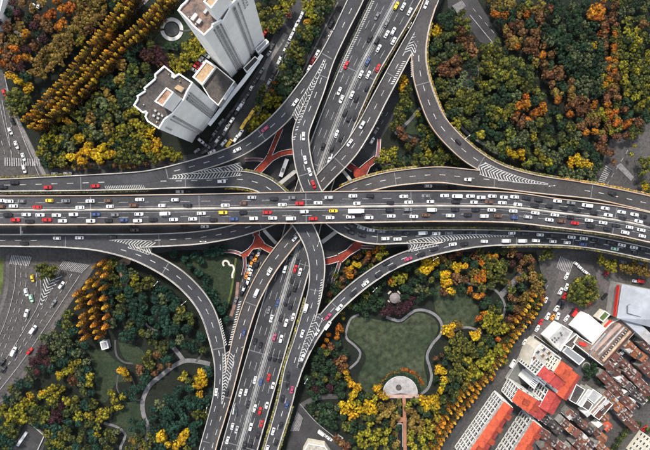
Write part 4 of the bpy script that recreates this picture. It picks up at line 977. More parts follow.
def car_proto(kind, c):
    key = (kind, c)
    if key in _proto: return _proto[key]
    b = MB(); pm = paint(c)
    if kind == 'car':
        loft([(-2.35, .66, .72), (-2.22, .84, .90), (-1.7, .91, .97), (1.0, .92, .96), (1.75, .88, .88), (2.2, .76, .74), (2.36, .6, .6)], .22, b)
        cab = [(-1.85, .80, .95), (-1.25, .66, 1.42), (.25, .66, 1.44), (1.05, .80, .95)]
    elif kind == 'hatch':
        loft([(-2.0, .7, .8), (-1.9, .86, .98), (-1.4, .9, 1.0), (.9, .9, .98), (1.6, .86, .9), (2.0, .74, .75), (2.12, .6, .6)], .24, b)
        cab = [(-1.85, .80, .98), (-1.5, .68, 1.5), (.2, .68, 1.52), (1.1, .80, .96)]
    elif kind == 'suv':
        loft([(-2.35, .74, .9), (-2.28, .9, 1.05), (-1.7, .95, 1.08), (1.0, .95, 1.06), (1.9, .92, 1.0), (2.3, .8, .85), (2.4, .66, .7)], .3, b)
        cab = [(-2.2, .84, 1.06), (-1.9, .72, 1.68), (.25, .72, 1.7), (1.15, .84, 1.05)]
    if kind in ('car', 'hatch', 'suv'):
        (x0, w0, z0), (x1, w1, z1), (x2, w2, z2), (x3, w3, z3) = cab
        V = [Vector(p) for p in ((x0, -w0, z0), (x0, w0, z0), (x1, w1, z1), (x1, -w1, z1), (x2, w2, z2), (x2, -w2, z2), (x3, w3, z3), (x3, -w3, z3))]
        b.quad(V[3], V[5], V[4], V[2]); b.quad(V[0], V[3], V[2], V[1]); b.quad(V[5], V[7], V[6], V[4])
        b.poly([V[0], V[7], V[5], V[3]], 0); b.poly([V[1], V[2], V[4], V[6]], 0)
        wl = 1.38
        for x in (-wl, wl):
            for y in (-.82, .82): b.tube((x, y-.1, .33), (x, y+.1, .33), .33, 8, 1)
        def pan(a, b2, c_, d, inset, off):
            ctr = (a+b2+c_+d)/4; n = (b2-a).cross(c_-a).normalized()*off
            return [ctr+(p-ctr)*inset+n for p in (a, b2, c_, d)]
        parts = []
        ws = MB(); ws.quad(*pan(V[5], V[7], V[6], V[4], .9, .012)); parts.append(('windscreen', ws))
        rw = MB(); rw.quad(*pan(V[0], V[3], V[2], V[1], .86, .012)); parts.append(('rear_window', rw))
        sw = MB(); sw.quad(*pan(V[0], V[7], V[5], V[3], .84, .012)); sw.quad(*pan(V[1], V[2], V[4], V[6], .84, .012)); parts.append(('side_glass', sw))
    elif kind == 'van':
        loft([(-2.7, .9, 1.9), (-2.65, .98, 2.05), (1.2, .98, 2.05), (2.0, .95, 1.5), (2.6, .88, 1.0), (2.72, .75, .8)], .3, b)
        for x in (-1.7, 1.7):
            for y in (-.85, .85): b.tube((x, y-.1, .35), (x, y+.1, .35), .35, 8, 1)
        ws = MB(); ws.quad(Vector((1.27, -.78, 2.03)), Vector((1.95, -.76, 1.56)), Vector((1.95, .76, 1.56)), Vector((1.27, .78, 2.03))); parts = [('windscreen', ws)]
    elif kind == 'truck':
        b.box((-1.2, 0, 1.0), 7.2, 2.4, 2.3, 0, 0); b.box((-1.2, 0, .55), 7.4, 1.0, .46, 0, 1)
        b2 = MB(); loft([(2.6, 1.1, 2.4), (2.9, 1.15, 2.5), (4.0, 1.12, 2.4), (4.5, 1.05, 1.5)], .5, b2)
        for x in (-3.6, -2.4, 3.5):
            for y in (-1.0, 1.0): b.tube((x, y-.16, .48), (x, y+.16, .48), .48, 8, 1)
        ws = MB(); ws.quad(Vector((4.04, -.9, 2.34)), Vector((4.47, -.86, 1.62)), Vector((4.47, .86, 1.62)), Vector((4.04, .9, 2.34))); parts = [('driver_cab', b2), ('windscreen', ws)]
    elif kind == 'bus':
        loft([(-5.6, 1.15, 2.85), (-5.5, 1.25, 3.0), (5.3, 1.25, 3.0), (5.6, 1.15, 2.8)], .4, b)
        for x in (-3.6, 3.4):
            for y in (-1.12, 1.12): b.tube((x, y-.16, .5), (x, y+.16, .5), .5, 8, 1)
        ac = MB(); ac.box((-1.5, 0, 3.0), 2.4, 1.5, .25); ws = MB(); ws.quad(Vector((5.62, -1.0, 1.3)), Vector((5.62, 1.0, 1.3)), Vector((5.62, 1.0, 2.6)), Vector((5.62, -1.0, 2.6)))
        sg = MB()
        for y in (-1.262, 1.262): sg.quad(Vector((-5.2, y, 1.5)), Vector((5.2, y, 1.5)), Vector((5.2, y*.985, 2.3)), Vector((-5.2, y*.985, 2.3)))
        parts = [('roof_unit', ac), ('windscreen', ws), ('side_glass', sg)]
    def me(name, mb, ms):
        m_ = bpy.data.meshes.new(name); m_.from_pydata([tuple(v) for v in mb.v], [], mb.f)
        for x in ms: m_.materials.append(x)
        m_.polygons.foreach_set('material_index', mb.m); return m_
    bm_ = me(kind+'_body', b, [pm, M_TYRE])
    pl = [(n, me(n, mb_, [pm if n == 'driver_cab' else (M_CONCD if n == 'roof_unit' else M_CGLASS)])) for n, mb_ in parts]
    _proto[key] = (bm_, pl); return _proto[key]

VEH = []
def vehicle(kind, c, loc, yaw, pitch=0.0, small=True):
    bm_, pl = car_proto(kind, c)
    name = {'car': 'sedan', 'hatch': 'hatchback', 'suv': 'suv', 'van': 'van', 'truck': 'box_truck', 'bus': 'bus'}[kind]
    o = bpy.data.objects.new(name, bm_); COL.objects.link(o)
    o.location = loc; o.rotation_euler = (0, pitch, yaw)
    for n, m_ in pl:
        ch = bpy.data.objects.new(n, m_); COL.objects.link(ch); ch.parent = o
    return o
def road_cars(key, lane, group, data, flip=False, axis='x', default=None):
    """data 'x,y,c[kind]' entries; labels count the same colour along the axis"""
    r = ROADS[key]; ents = []
    for e in data.split():
        a = e.split(','); x, y = float(a[0]), float(a[1]); c = a[2][0]; kd = {'T': 'truck', 'V': 'van', 'B': 'bus', 'S': 'suv', 'H': 'hatch'}.get(a[2][1:2])
        if kd is None: kd = R.choice(['car', 'car', 'car', 'hatch', 'suv'])
        ents.append((x, y, c, kd))
    ents.sort(key=lambda q: q[0] if axis == 'x' else q[1]); cnt = {}; tot = {}
    for x, y, c, kd in ents: k = (c, kd in ('van', 'bus', 'truck') and kd); tot[k] = tot.get(k, 0)+1
    for x, y, c, kd in ents:
        i, d = r.near(x, y); z = r.c[i, 3]+.015
        j = min(i+1, len(r.c)-1); h = max(i-1, 0); dv = r.at(j, 0)-r.at(h, 0)
        yaw = math.atan2(dv.y, dv.x)+(math.pi if flip else 0)+R.uniform(-.02, .02)
        pit = -math.atan2(dv.z, math.hypot(dv.x, dv.y))*(-1 if flip else 1)
        o = vehicle(kd, c, P(x, y, z), yaw, pit)
        k = (c, kd in ('van', 'bus', 'truck') and kd); cnt[k] = cnt.get(k, 0)+1
        noun = {'van': 'van', 'bus': 'bus', 'truck': 'box truck'}.get(kd, 'car')
        col = PAINTS[c][0]
        frm = 'left' if axis == 'x' else 'top'
        nm = {'car': 'sedan', 'hatch': 'hatchback', 'suv': 'suv'}.get(kd, noun)
        lab = (f'{ordn(cnt[k])} {col} {noun} from the {frm} {lane}' if tot[k] > 1 else f'the only {col} {noun} {lane}')
        tag(o, lab, nm, group)
road_cars('main', 'in the top lane of the main deck', 'cars on the main east-west deck',
 '1,200.5,w 9.6,201.3,w 22.2,201.1,g 50,200.5,y 66,200.8,g 90.5,201.1,w 108.3,200.6,n 140.1,199.6,w 175.3,199.8,w 252,197.4,s 274,198.8,k 292.2,197.6,g 328.8,197.4,s 352.8,196,w 370.2,196,k 403.7,196.4,w 425.7,195.9,g 444.2,195.7,w 456.6,196.2,wV 470,196.2,w 480.7,197.4,w 491.9,196.2,w 503.6,197.2,w 514.2,196.9,w 526.2,198.1,k 538.4,199.8,k 556.9,201,w 570.4,202.7,g 586.3,205.4,wV 604.6,208.3,w 620.9,212,w 634,214.5,w 642.4,216.2,k', True)
road_cars('main', 'in the second lane of the main deck', 'cars on the main east-west deck',
 '1,206.4,n 14,206,w 37.7,207.2,r 80.4,207.4,w 110.5,206.4,w 133.8,205.2,n 162.6,205.4,w 187.8,205.4,k 225.4,205.2,w 243.5,203.2,n 282.4,204.7,w 299.8,203.3,r 318,202.9,w 357,203.3,w 390.2,202.8,k 408.5,202.2,w 430.3,201.6,w 455.5,201.8,k 473.8,202.2,w 488.8,201.8,n 501.9,202.8,w 517.4,204.5,w 534.4,205.2,k 549,206,k 564,208.4,k 576.5,210,k 593.6,212.9,k 607.5,215,w 622,218.3,k 638,221.3,w 647.5,224,k', True)
road_cars('main', 'in the third lane of the main deck', 'cars on the main east-west deck',
 '8.5,214.8,k 26.9,214.5,w 40.6,215,w 57,215.2,w 74.1,214.3,w 96,214.2,b 115.2,214.7,g 139.3,214,w 165.7,213.5,wV 201.5,213.3,w 223.2,212.4,y 243.2,212.4,k 267.4,212.3,r 304.2,211.6,w 333.3,210.8,y 356.4,210.8,wT 389.7,210,k 407.5,209.4,g 431.5,209.9,wV 455,209.6,k 475.5,209.8,k 491.4,210,w 512.9,211,w 534.9,212.8,w 554.5,214.8,w 570.2,217.2,k 588.5,220.3,w 602.6,222.6,w 615.7,225.4,k 628.9,227.2,w 640.7,230,w')
road_cars('main', 'in the bottom lane of the main deck', 'cars on the main east-west deck',
 '16,219.8,r 30.1,221.3,k 47.4,219.8,r 63,220.8,w 91.2,220.8,w 108.8,220.5,k 124,219.9,b 138,220.6,w 153.3,219.6,k 173.8,219.4,w 193,218.9,w 213.5,219.8,k 234,218.9,b 253.6,218.4,w 272.8,218,w 291,218.4,wV 313.2,218.6,r 330,217.5,w 350.3,216.9,w 368.9,217.4,w 391.2,215.9,w 413.7,216.5,w 425.9,215,n 450,215.5,w 467.7,214.8,k 483.8,216,w 497.8,215.9,n 513.9,217.4,b 527.4,216.8,s 549,219.8,w 561,221,n 574.5,223,r 590.5,226,k 607.1,229,k 624.5,232.4,w 641.7,236,w')
road_cars('A', 'in the upper lane of the eastbound ramp', 'cars on the eastbound ramp',
 '350.4,225.5,k 361,227.6,s 370.6,230,w 381.2,231.3,g 392.2,232,k 406,233,k 422.5,232.8,wV 436,233.4,w 448.6,233,g 468.5,232.6,k 492.2,232.6,k 511.5,233,w 525,233.8,k 539.8,234.7,w 553.8,235.6,k 571.2,237.1,w 583.3,238.4,w 594.8,240,k 610.2,242.6,k 621.4,245,w 633.4,247.4,w 643.6,249.4,k')
road_cars('A', 'in the lower lane of the eastbound ramp', 'cars on the eastbound ramp',
 '351,232,k 362,235,k 385,238.4,w 397.3,239,w 484,241.3,w 505.8,240.8,wV 522,240.8,wV 535.5,240.4,w 552.5,241.2,w 566.7,242.4,w 582.2,244,b 597.3,245.7,k 614.3,248.7,t 635,252.6,k')
road_cars('E2', 'on the ramp curving past the pavilion', 'cars on the south-to-east ramp',
 '452.5,244.2,w 464.3,243.8,k 434,249,k 421,254.2,k 408,258.8,p 386,262.6,k 392.8,267.4,k 378.6,274.6,k 365.3,283.4,w 353.3,293.3,k 339.2,307.4,w 327.8,316.6,p 327.6,325,wV 316.8,332.3,w 311.3,346,k 302.4,358,w', True)
road_cars('A', 'on the ramp right of the parked yellow buses', 'cars on the north-to-east ramp',
 '303.5,136.4,w 305.2,160,w 309.8,172,w 313.5,184.4,r', axis='y')
road_cars('NWR', 'on the ramp curving away from the top', 'cars on the north-to-west ramp', '295.5,102.5,w 265,129.2,p 237.3,150,w')
road_cars('B', 'on the upper left ramp above the main deck', 'cars on the west ramp', '3.4,187,k 15,182.7,k 48.2,187.3,r 95.6,186,r 221.8,181.4,w 283,200,w')
road_cars('B', 'on the ramp running down to the bottom edge', 'cars on the south ramp',
 '305.8,308,wV 302.2,333.4,w 288,375.3,k 287.6,384,k 291.9,389.4,p 282.6,398.5,k 286.8,404.6,b 300.4,364,k 280.8,425,k 273.2,431,w 275.8,442.4,k 267.2,448.6,w', axis='y')
road_cars('C', 'on the ramp left of the outer curved ramp', 'cars on the north inner ramp', '362,125,w 349.6,142.8,w 425.8,5,w', axis='y')
road_cars('C', 'on the lower left ramp below the main deck', 'cars on the lower left ramp', '24.5,243.3,k 57.5,238,w 79.7,237.7,w 112.7,236.8,k')
road_cars('D', 'on the ramp dropping to the lower left', 'cars on the inner lower ramp', '295,238.3,w 269.6,271.6,w 256.2,293,wV 244,332.3,b 226.7,392.3,k', axis='y')
road_cars('SWL', 'on the outer ramp at the bottom', 'cars on the outer lower ramp', '216.4,391.8,w', axis='y')
road_cars('D', 'on the ramp right above the main deck', 'cars on the east inner ramp', '467.7,179.6,w 612,193.4,k')
road_cars('R3', 'on the outer ramp beside the wood', 'cars on the outer right ramp', '458,142,k')
road_cars('NS', 'on the left expressway half, upper stretch', 'cars on the north-south expressway',
 '376.7,16.4,g 369.6,38.4,k 346.2,65.1,r 339.3,91.2,w 341.5,99.4,w 323,146.5,k', axis='y')
road_cars('NS', 'on the right expressway half, upper stretch', 'cars on the north-south expressway',
 '396,6.3,y 402.9,6.8,w 409.4,11.8,w 386.2,23.7,g 386.5,34.5,w 393,31.6,w 376.7,40.6,k 393.4,41.1,w 378.5,48.6,w 367.5,62,b 377.7,68.2,r 360.8,74.5,w 368.2,75,w 366.8,87.4,k 351.8,95,w 356.4,98.2,k 344.8,112.8,k 348.6,118.6,k 355.5,117,k 336.4,134,w 341,137.7,k 331.8,148.2,k 329,160.6,w', True, axis='y')
road_cars('NS', 'on the left expressway half, lower stretch', 'cars on the north-south expressway',
 '284.8,269,w 268.7,310,g 277.4,302.7,b 271.4,318.4,w 255.2,341.3,k 260.5,345,k 255,379.8,w 261,381.4,b 240.7,392.6,w 246,392,w 248.2,404.6,k 232.5,426,w 236.8,429.4,s 227.6,440,w', axis='y')
road_cars('NS', 'on the right expressway half, lower stretch', 'cars on the north-south expressway',
 '295.3,268.6,r 300,271.8,w 292.5,279.2,k 295,287.4,k 288.8,293,k 286,302.2,k 290.5,305.4,k 281,318,k 286,322.7,w 293,316.7,w 274.4,337.2,p 281,338.7,w 270,356.6,k 275.2,357.6,k 280.4,358.2,k 268.7,377.4,r 272.8,385.4,w 266.8,405,w 254.8,408,w 260,410.7,r 261.6,423.3,r 250.8,426.5,w 258,434.7,k 250.6,443.2,k 244.8,444.6,k 297.5,261,k 291,257,k', True, axis='y')

def street_cars(group, where, data, axis='y'):
    ents = []
    for e in data.split():
        a = e.split(','); ents.append((float(a[0]), float(a[1]), a[2][0], a[2][1:2], float(a[3])))
    ents.sort(key=lambda q: q[1] if axis == 'y' else q[0]); cnt = {}
    tot = {}
    for x, y, c, kd, ang in ents: k = (c, kd if kd in 'VBT' else ''); tot[k] = tot.get(k, 0)+1
    for x, y, c, kd, ang in ents:
        kind = {'T': 'truck', 'V': 'van', 'B': 'bus'}.get(kd) or R.choice(['car', 'hatch', 'suv'])
        o = vehicle(kind, c, P(x, y, .35), math.radians(ang)+R.uniform(-.04, .04))
        noun = {'van': 'van', 'bus': 'bus', 'truck': 'box truck'}.get(kind, 'car'); k = (c, kd if kd in 'VBT' else ''); cnt[k] = cnt.get(k, 0)+1; col = PAINTS[c][0]
        frm = 'left' if axis == 'x' else 'top'; nm = {'car': 'sedan', 'hatch': 'hatchback', 'suv': 'suv'}.get(kind, noun)
        tag(o, (f'{ordn(cnt[k])} {col} {noun} from the {frm} {where}' if tot[k] > 1 else f'the only {col} {noun} {where}'), nm, group)
# parked rows on the street beside the towers
def row(p0, p1, n, ang, cols, jit=.4, skip=()):
    out = []
    for i in range(n):
        if i in skip: continue
        t = i/(n-1); x = p0[0]+(p1[0]-p0[0])*t+R.uniform(-jit, jit); y = p0[1]+(p1[1]-p0[1])*t+R.uniform(-jit, jit)
        out.append(f'{x:.1f},{y:.1f},{R.choice(cols)},{ang}')
    return ' '.join(out)
street_cars('cars parked beside the green strip', 'parked along the green strip', row((303, 12.5), (279, 62), 13, 63, 'wwwkgws', .3, (7,))+' '+row((278, 65), (267, 88), 5, 62, 'wsk', .3))
street_cars('cars parked at an angle before the towers', 'parked along the tower side of the street', row((262, 71), (222, 137), 17, 58, 'wwkgwk', .5, (5, 11)))
street_cars('cars parked in the forecourt', 'parked left of the street near the ramp', row((222, 122), (212, 139), 4, 52, 'kwg', .5)+' '+row((236, 106), (226, 120), 4, 58, 'kkg', .5)+' 218,140,w,50 215,146,k,50 224,143,w,50 207,146,g,-35 201,141,w,-40 197,151,g,40 205,152,k,30 212,152,w,30 240,134,w,58 236,139,w,58')
street_cars('cars parked between the towers', 'parked around the foot of the tallest tower', row((194, 70), (206, 56), 6, -32, 'wrsw', .3)+' 264,35,r,58 272,47,k,60 269,54,g,60 279,30,k,60')
street_cars('yellow minibuses parked by the ramp', 'parked on the street beside the ramp', '252.5,112.5,yV,57 250.5,116,yV,57 246,121.5,yV,57 243.6,125.4,yV,57 229.5,143.5,yV,57')
street_cars('cars by the ramp', 'parked near the yellow buses', '262,97,r,60 241,133,w,60')
street_cars('traffic on the lower left road', 'on the wide road at the lower left', '34,329,wV,55 14.5,351,wV,62 33,278,y,-80 32,298,t,-82 62,285,w,55 54,303,g,55 27,292,w,-80 30,351,r,50 4,369,k,58 27,313,w,75 3,362,k,60')
street_cars('traffic on the upper left road', 'on the road at the upper left edge', '5,93,r,-75 11,131,w,-68 17,145,w,-72 13,121,k,-68 24,157,w,-75 25,169,w,-80')
street_cars('traffic at the lower right junction', 'by the round tree island on the right', '564,296,r,60 566,287,w,70 590,302,r,50 566,276,w,65 560,291,w,60 562,305,k,80 559,302,k,60 572,312,k,60 557,316,w,70 556,308,w,55 545,300,w,60 604,296,k,45 547,316,w,60 540,322,r,62 537,328,w,62 552,317,o,55 580,268,w,-40 586,273,w,-40 576,264,w,-35 607,272,r,60 640,281,rV,-10 635,281,w,-10 512,363,wV,62 524,342,w,60 641,264,b,-12 622,262,g,-12 574,312,rV,55 566,318,w,55')
street_cars('cars among the old houses', 'among the brown roofed houses at the lower right', '614,367,r,60 644,428,r,35 600,352,k,50 622,352,w,40 633,360,k,40')
street_cars('cars on the low streets under the ramps', 'on the ground streets under the decks', '391,168,w,5 377,169.5,k,10 428,186,w,0 452,186.5,k,3 284,168,wB,68 252,262,o,70 250,268,w,70 256,258,o,72 254,266,k,70 259,252,w,72 247,275,o,68 251,272,w,70 246,283,k,68 244,288,w,70 257,264,k,72 262,246,o,72 247,268,w,70 252,256,g,70 242,292,k,70 248,281,w,70 236,300,g,65 372,141,w,60 376,131,g,60 235,388,k,-72 231,413,g,-72 68,173.5,w,2 56,173.8,w,2 62,173.7,k,2 188,191.5,k,0 180,191.7,w,0 205,226.5,w,0 135,230,g,0 330,412,w,-30 340,437,w,-35')
street_cars('cars on the near street', 'on the short street left of the lower park', '322,433,wV,-36 329,438,w,-36 321,432,w,-36')
street_cars('cars beside the north ramp', 'between the ramp and green strip', '331,24,k,62 317,54,w,62 313,60,r,62 309,69,w,62')
street_cars('cars on the upper left lots', 'among the autumn trees in the upper left corner', '33,8,w,60 40,5,w,60 15,37,w,-35 9,46,w,-30 41,38,w,50 6,66,w,-60 19,34,w,-35')

# motorway gantry and lamps
def lamp(x, y, z, ang, label):
    root = empty('street_lamp', P(x, y, z), math.radians(ang)); tag(root, label, 'street lamp', 'street lamps along the ramps')
    b = MB(); b.tube((0, 0, 0), (0, 0, 8), .08, 6); b.build('pole', M_METAL, root)
    for s in (-1, 1):
        b = MB(); b.tube((0, 0, 7.9), (s*1.3, 0, 8.2), .05, 6); b.build('arm', M_RAIL, root)
        b = MB(); b.box((s*1.4, 0, 8.1), .7, .25, .12); b.build('lamp_head', M_WHITE, root)
for i, (x, y, z, a, l) in enumerate((
    (463, 138.5, 13.5, 40, 'lamp post beside the dark car on the outer ramp right of the wood'),
    (407, 30, 11, 60, 'lamp post on the left edge of the narrow ramp near the top'),
    (206, 240, 13.6, 0, 'lamp post at the lower edge of the ramp below the main deck, left of centre'),
    (160, 281, 13, 50, 'lamp post on the outer lower left ramp, upper one of two'),
    (187, 300, 12.6, 40, 'lamp post on the outer lower left ramp, lower one of two'),
    (209, 404, 11, 80, 'lamp post on the outer ramp near the bottom edge'),
    (373, 287, 13.4, 45, 'lamp post between the curved ramp and the pavilion'),
    (432, 257, 13.8, 30, 'lamp post at the lower edge of the ramp above the lawn'),
    (306, 376, 12, 60, 'lamp post on the right edge of the ramp above the bottom street'),
    (329, 38, 11.5, 60, 'lamp post on the left edge of the ramp at the top'),
    (318, 242, 18.5, 70, 'lamp post on the right edge of the ramp just below the main deck'),
    (545, 186, 14, 5, 'lamp post between the ramp and the main deck at the right'))):
    lamp(x, y, z, a, l)
def gantry(x, y, z, w, ang, label, col):
    root = empty('sign_gantry', P(x, y, z), math.radians(ang)); tag(root, label, 'sign gantry')
    b = MB(); b.tube((-w/2, 0, 0), (-w/2, 0, 6), .2, 8); b.build('post', M_RAIL, root)
    b = MB(); b.tube((w/2, 0, 0), (w/2, 0, 6), .2, 8); b.build('post', M_RAIL, root)
    b = MB(); b.box((0, 0, 5.4), w, .5, .7); b.build('crossbar', M_RAIL, root)
    b = MB(); b.box((-w*.2, -.4, 4.6), w*.35, .15, 2.2); b.build('sign_panel', col, root)
M_SIGN = mat('sign_green', (.03, .35, .24), .5)
gantry(234.8, 406.5, 8, 4, 80, 'small white gantry with green panel at the left edge of the expressway', M_SIGN)
gantry(26.5, 230, 8, 5, 90, 'pale gantry between the main deck and the ramp at the far left', M_WHITE)
gantry(331, 157.5, 8, 3, 75, 'narrow green sign gantry on the expressway median above the crossing', M_SIGN)
# ------------------------------------------------------------------ trees
def leaf_mat(name, c1, c2, c3, top=None, rough=.75):
    """leaf colour varies by clump (stored on the mesh) and by tree; the clump tone also carries painted light and shade"""
    m = bpy.data.materials.new(name); m.use_nodes = True; nt = m.node_tree; b = nt.nodes['Principled BSDF']
    b.inputs['Roughness'].default_value = rough; b.inputs['Specular IOR Level'].default_value = .25
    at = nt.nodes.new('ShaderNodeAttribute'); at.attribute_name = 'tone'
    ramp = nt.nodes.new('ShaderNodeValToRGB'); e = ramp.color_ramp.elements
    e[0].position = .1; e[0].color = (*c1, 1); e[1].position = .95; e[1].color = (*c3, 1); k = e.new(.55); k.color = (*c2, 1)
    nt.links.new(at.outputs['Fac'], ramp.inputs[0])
    oi = nt.nodes.new('ShaderNodeObjectInfo'); mr = nt.nodes.new('ShaderNodeMapRange'); mr.inputs['To Min'].default_value = .72; mr.inputs['To Max'].default_value = 1.28
    nt.links.new(oi.outputs['Random'], mr.inputs['Value'])
    hs = nt.nodes.new('ShaderNodeHueSaturation'); nt.links.new(ramp.outputs[0], hs.inputs['Color']); nt.links.new(mr.outputs[0], hs.inputs['Value'])
    mh = nt.nodes.new('ShaderNodeMath'); mh.operation = 'MULTIPLY'; mh.inputs[1].default_value = 7.31; nt.links.new(oi.outputs['Random'], mh.inputs[0])
    fr = nt.nodes.new('ShaderNodeMath'); fr.operation = 'FRACT'; nt.links.new(mh.outputs[0], fr.inputs[0])
    m2 = nt.nodes.new('ShaderNodeMapRange'); m2.inputs['To Min'].default_value = .485; m2.inputs['To Max'].default_value = .515; nt.links.new(fr.outputs[0], m2.inputs['Value'])
    nt.links.new(m2.outputs[0], hs.inputs['Hue'])
    nt.links.new(hs.outputs[0], b.inputs['Base Color'])
    return m
KIND = {
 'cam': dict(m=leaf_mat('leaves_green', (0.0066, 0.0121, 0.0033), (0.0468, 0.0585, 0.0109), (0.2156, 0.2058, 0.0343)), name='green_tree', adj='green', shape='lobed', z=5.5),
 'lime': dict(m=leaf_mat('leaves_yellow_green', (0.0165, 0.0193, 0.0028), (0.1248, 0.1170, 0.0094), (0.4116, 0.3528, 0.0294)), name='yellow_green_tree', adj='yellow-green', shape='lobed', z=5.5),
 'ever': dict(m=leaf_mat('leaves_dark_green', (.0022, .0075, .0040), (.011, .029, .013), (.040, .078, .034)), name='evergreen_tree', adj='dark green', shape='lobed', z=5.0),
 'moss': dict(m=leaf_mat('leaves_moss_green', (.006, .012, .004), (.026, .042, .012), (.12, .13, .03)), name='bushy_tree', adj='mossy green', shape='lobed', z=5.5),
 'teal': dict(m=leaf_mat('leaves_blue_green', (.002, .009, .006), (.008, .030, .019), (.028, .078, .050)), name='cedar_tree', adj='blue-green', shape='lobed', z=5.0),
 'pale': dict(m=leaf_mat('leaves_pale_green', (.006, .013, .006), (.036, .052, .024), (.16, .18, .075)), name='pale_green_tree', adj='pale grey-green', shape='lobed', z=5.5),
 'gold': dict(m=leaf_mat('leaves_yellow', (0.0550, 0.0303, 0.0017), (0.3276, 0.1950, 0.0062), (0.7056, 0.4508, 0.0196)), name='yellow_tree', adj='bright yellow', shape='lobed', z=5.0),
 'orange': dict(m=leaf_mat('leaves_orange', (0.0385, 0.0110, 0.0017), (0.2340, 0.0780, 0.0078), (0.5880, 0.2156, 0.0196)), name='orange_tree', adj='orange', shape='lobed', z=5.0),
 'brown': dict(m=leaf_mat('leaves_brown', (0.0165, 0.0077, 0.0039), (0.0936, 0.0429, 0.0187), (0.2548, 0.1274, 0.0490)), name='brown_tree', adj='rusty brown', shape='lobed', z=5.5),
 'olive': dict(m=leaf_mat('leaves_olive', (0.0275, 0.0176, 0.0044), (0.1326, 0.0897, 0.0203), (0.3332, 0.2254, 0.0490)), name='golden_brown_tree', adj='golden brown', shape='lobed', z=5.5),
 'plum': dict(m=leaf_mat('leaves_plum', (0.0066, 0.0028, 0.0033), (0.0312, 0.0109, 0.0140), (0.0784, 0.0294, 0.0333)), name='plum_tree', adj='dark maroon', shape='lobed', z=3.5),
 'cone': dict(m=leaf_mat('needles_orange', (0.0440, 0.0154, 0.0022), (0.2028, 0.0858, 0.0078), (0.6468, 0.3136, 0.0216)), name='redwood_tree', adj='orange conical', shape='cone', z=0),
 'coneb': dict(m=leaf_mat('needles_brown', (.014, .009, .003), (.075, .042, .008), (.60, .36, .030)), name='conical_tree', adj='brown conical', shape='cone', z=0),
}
def leaf_cloud(rng, centres, radii, tones, per, size):
    n = len(centres); V = []; T = []
    for c, r_, t in zip(centres, radii, tones):
        k = max(6, int(per*(r_**1.5)))
        d = rng.normal(size=(k, 3)); d /= np.linalg.norm(d, axis=1)[:, None]; d[:, 2] = np.where(d[:, 2] < -.3, -d[:, 2], d[:, 2])
        p = c+d*r_*rng.uniform(.72, 1.05, (k, 1))*np.array([1, 1, .8])
        nrm = d+rng.normal(size=(k, 3))*.45; nrm /= np.linalg.norm(nrm, axis=1)[:, None]
        a = np.cross(nrm, rng.normal(size=(k, 3))); a /= np.linalg.norm(a, axis=1)[:, None]; b = np.cross(nrm, a)
        s = size*rng.uniform(.6, 1.25, (k, 1)); a = a*s; b = b*s*.8
        V.append(np.stack([p-a*.5-b*.3, p+b*.55, p+a*.5-b*.2, p-b*.6], 1)); T.append(np.clip(t+(d[:, 2]*.10)+rng.normal(size=k)*.09, 0, 1))  # upward leaves lighter: light from above put into the tone
    V = np.concatenate(V); T = np.concatenate(T); return V.reshape(-1, 3), T
def crown_mesh(name, V, T, m):
    me = bpy.data.meshes.new(name); nq = len(T)
    me.vertices.add(nq*4); me.vertices.foreach_set('co', V.ravel().astype(np.float32))
    me.loops.add(nq*4); me.loops.foreach_set('vertex_index', np.arange(nq*4, dtype=np.int32))
    me.polygons.add(nq); me.polygons.foreach_set('loop_start', np.arange(0, nq*4, 4, dtype=np.int32))
    me.update(calc_edges=True)
    a = me.attributes.new('tone', 'FLOAT', 'FACE'); a.data.foreach_set('value', T.astype(np.float32))
    me.materials.append(m); return me
CROWNS = {}; TRUNKS = {}
M_BARK = mat('bark', (.06, .045, .035), .95, .3, .8)
for kn, K in KIND.items():
    rng = np.random.default_rng(sum(map(ord, kn))*7)
    CROWNS[kn] = []
    for v in range(5 if K['shape'] == 'lobed' else 4):
        if K['shape'] == 'lobed':
            # unit crown, radius 4.5
            Rr = 4.5; nl = int(rng.integers(40, 58)); C = []; RR = []; TT = []
            sub = [(rng.uniform(0, 6.28), rng.uniform(.35, .75)*Rr*.62, rng.uniform(.45, .7)*Rr) for _ in range(int(rng.integers(3, 6)))]
            for i in range(nl):
                an, dd, sr = sub[i % len(sub)]
                u = rng.uniform(0, 6.28); ph = math.acos(rng.uniform(.0, 1.0)); s_ = sr*rng.uniform(.75, 1.0)
                c = np.array([math.cos(an)*dd+math.sin(ph)*math.cos(u)*s_, math.sin(an)*dd+math.sin(ph)*math.sin(u)*s_, math.cos(ph)*s_*.85+sr*.2])
                C.append(c); RR.append(rng.uniform(.55, 1.15)); TT.append(np.clip(rng.normal(.36, .26)+c[2]*.09, 0, 1))  # random clump tone, plus lit tops painted lighter with height
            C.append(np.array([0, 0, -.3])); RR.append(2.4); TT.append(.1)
            C.append(np.array([0, 0, .8])); RR.append(2.2); TT.append(.15)  # dark core clumps: shade inside the crown put into leaf colour
            V, T = leaf_cloud(rng, C, RR, TT, 92, .38)
        else:
            C = []; RR = []; TT = []; Hh = 17.0
            for i in range(64):
                t = (i+.5)/64; z = 2.5+(Hh-2.5)*t; rad = (2.2*(1-t)**.6+.1)*rng.uniform(.75, 1.12); u = i*2.4+rng.uniform(-.3, .3)
                C.append(np.array([math.cos(u)*rad*.72, math.sin(u)*rad*.72, z+rng.uniform(-.3, .3)])); RR.append(.4+.5*(1-t)); TT.append(np.clip(.20+.75*t**3.2+rng.normal()*.14, 0, 1))  # yellow tips; their light and the bodies' shade also put into the tone
            V, T = leaf_cloud(rng, C, RR, TT, 44, .42)
        CROWNS[kn].append(crown_mesh('crown', V, T, K['m']))
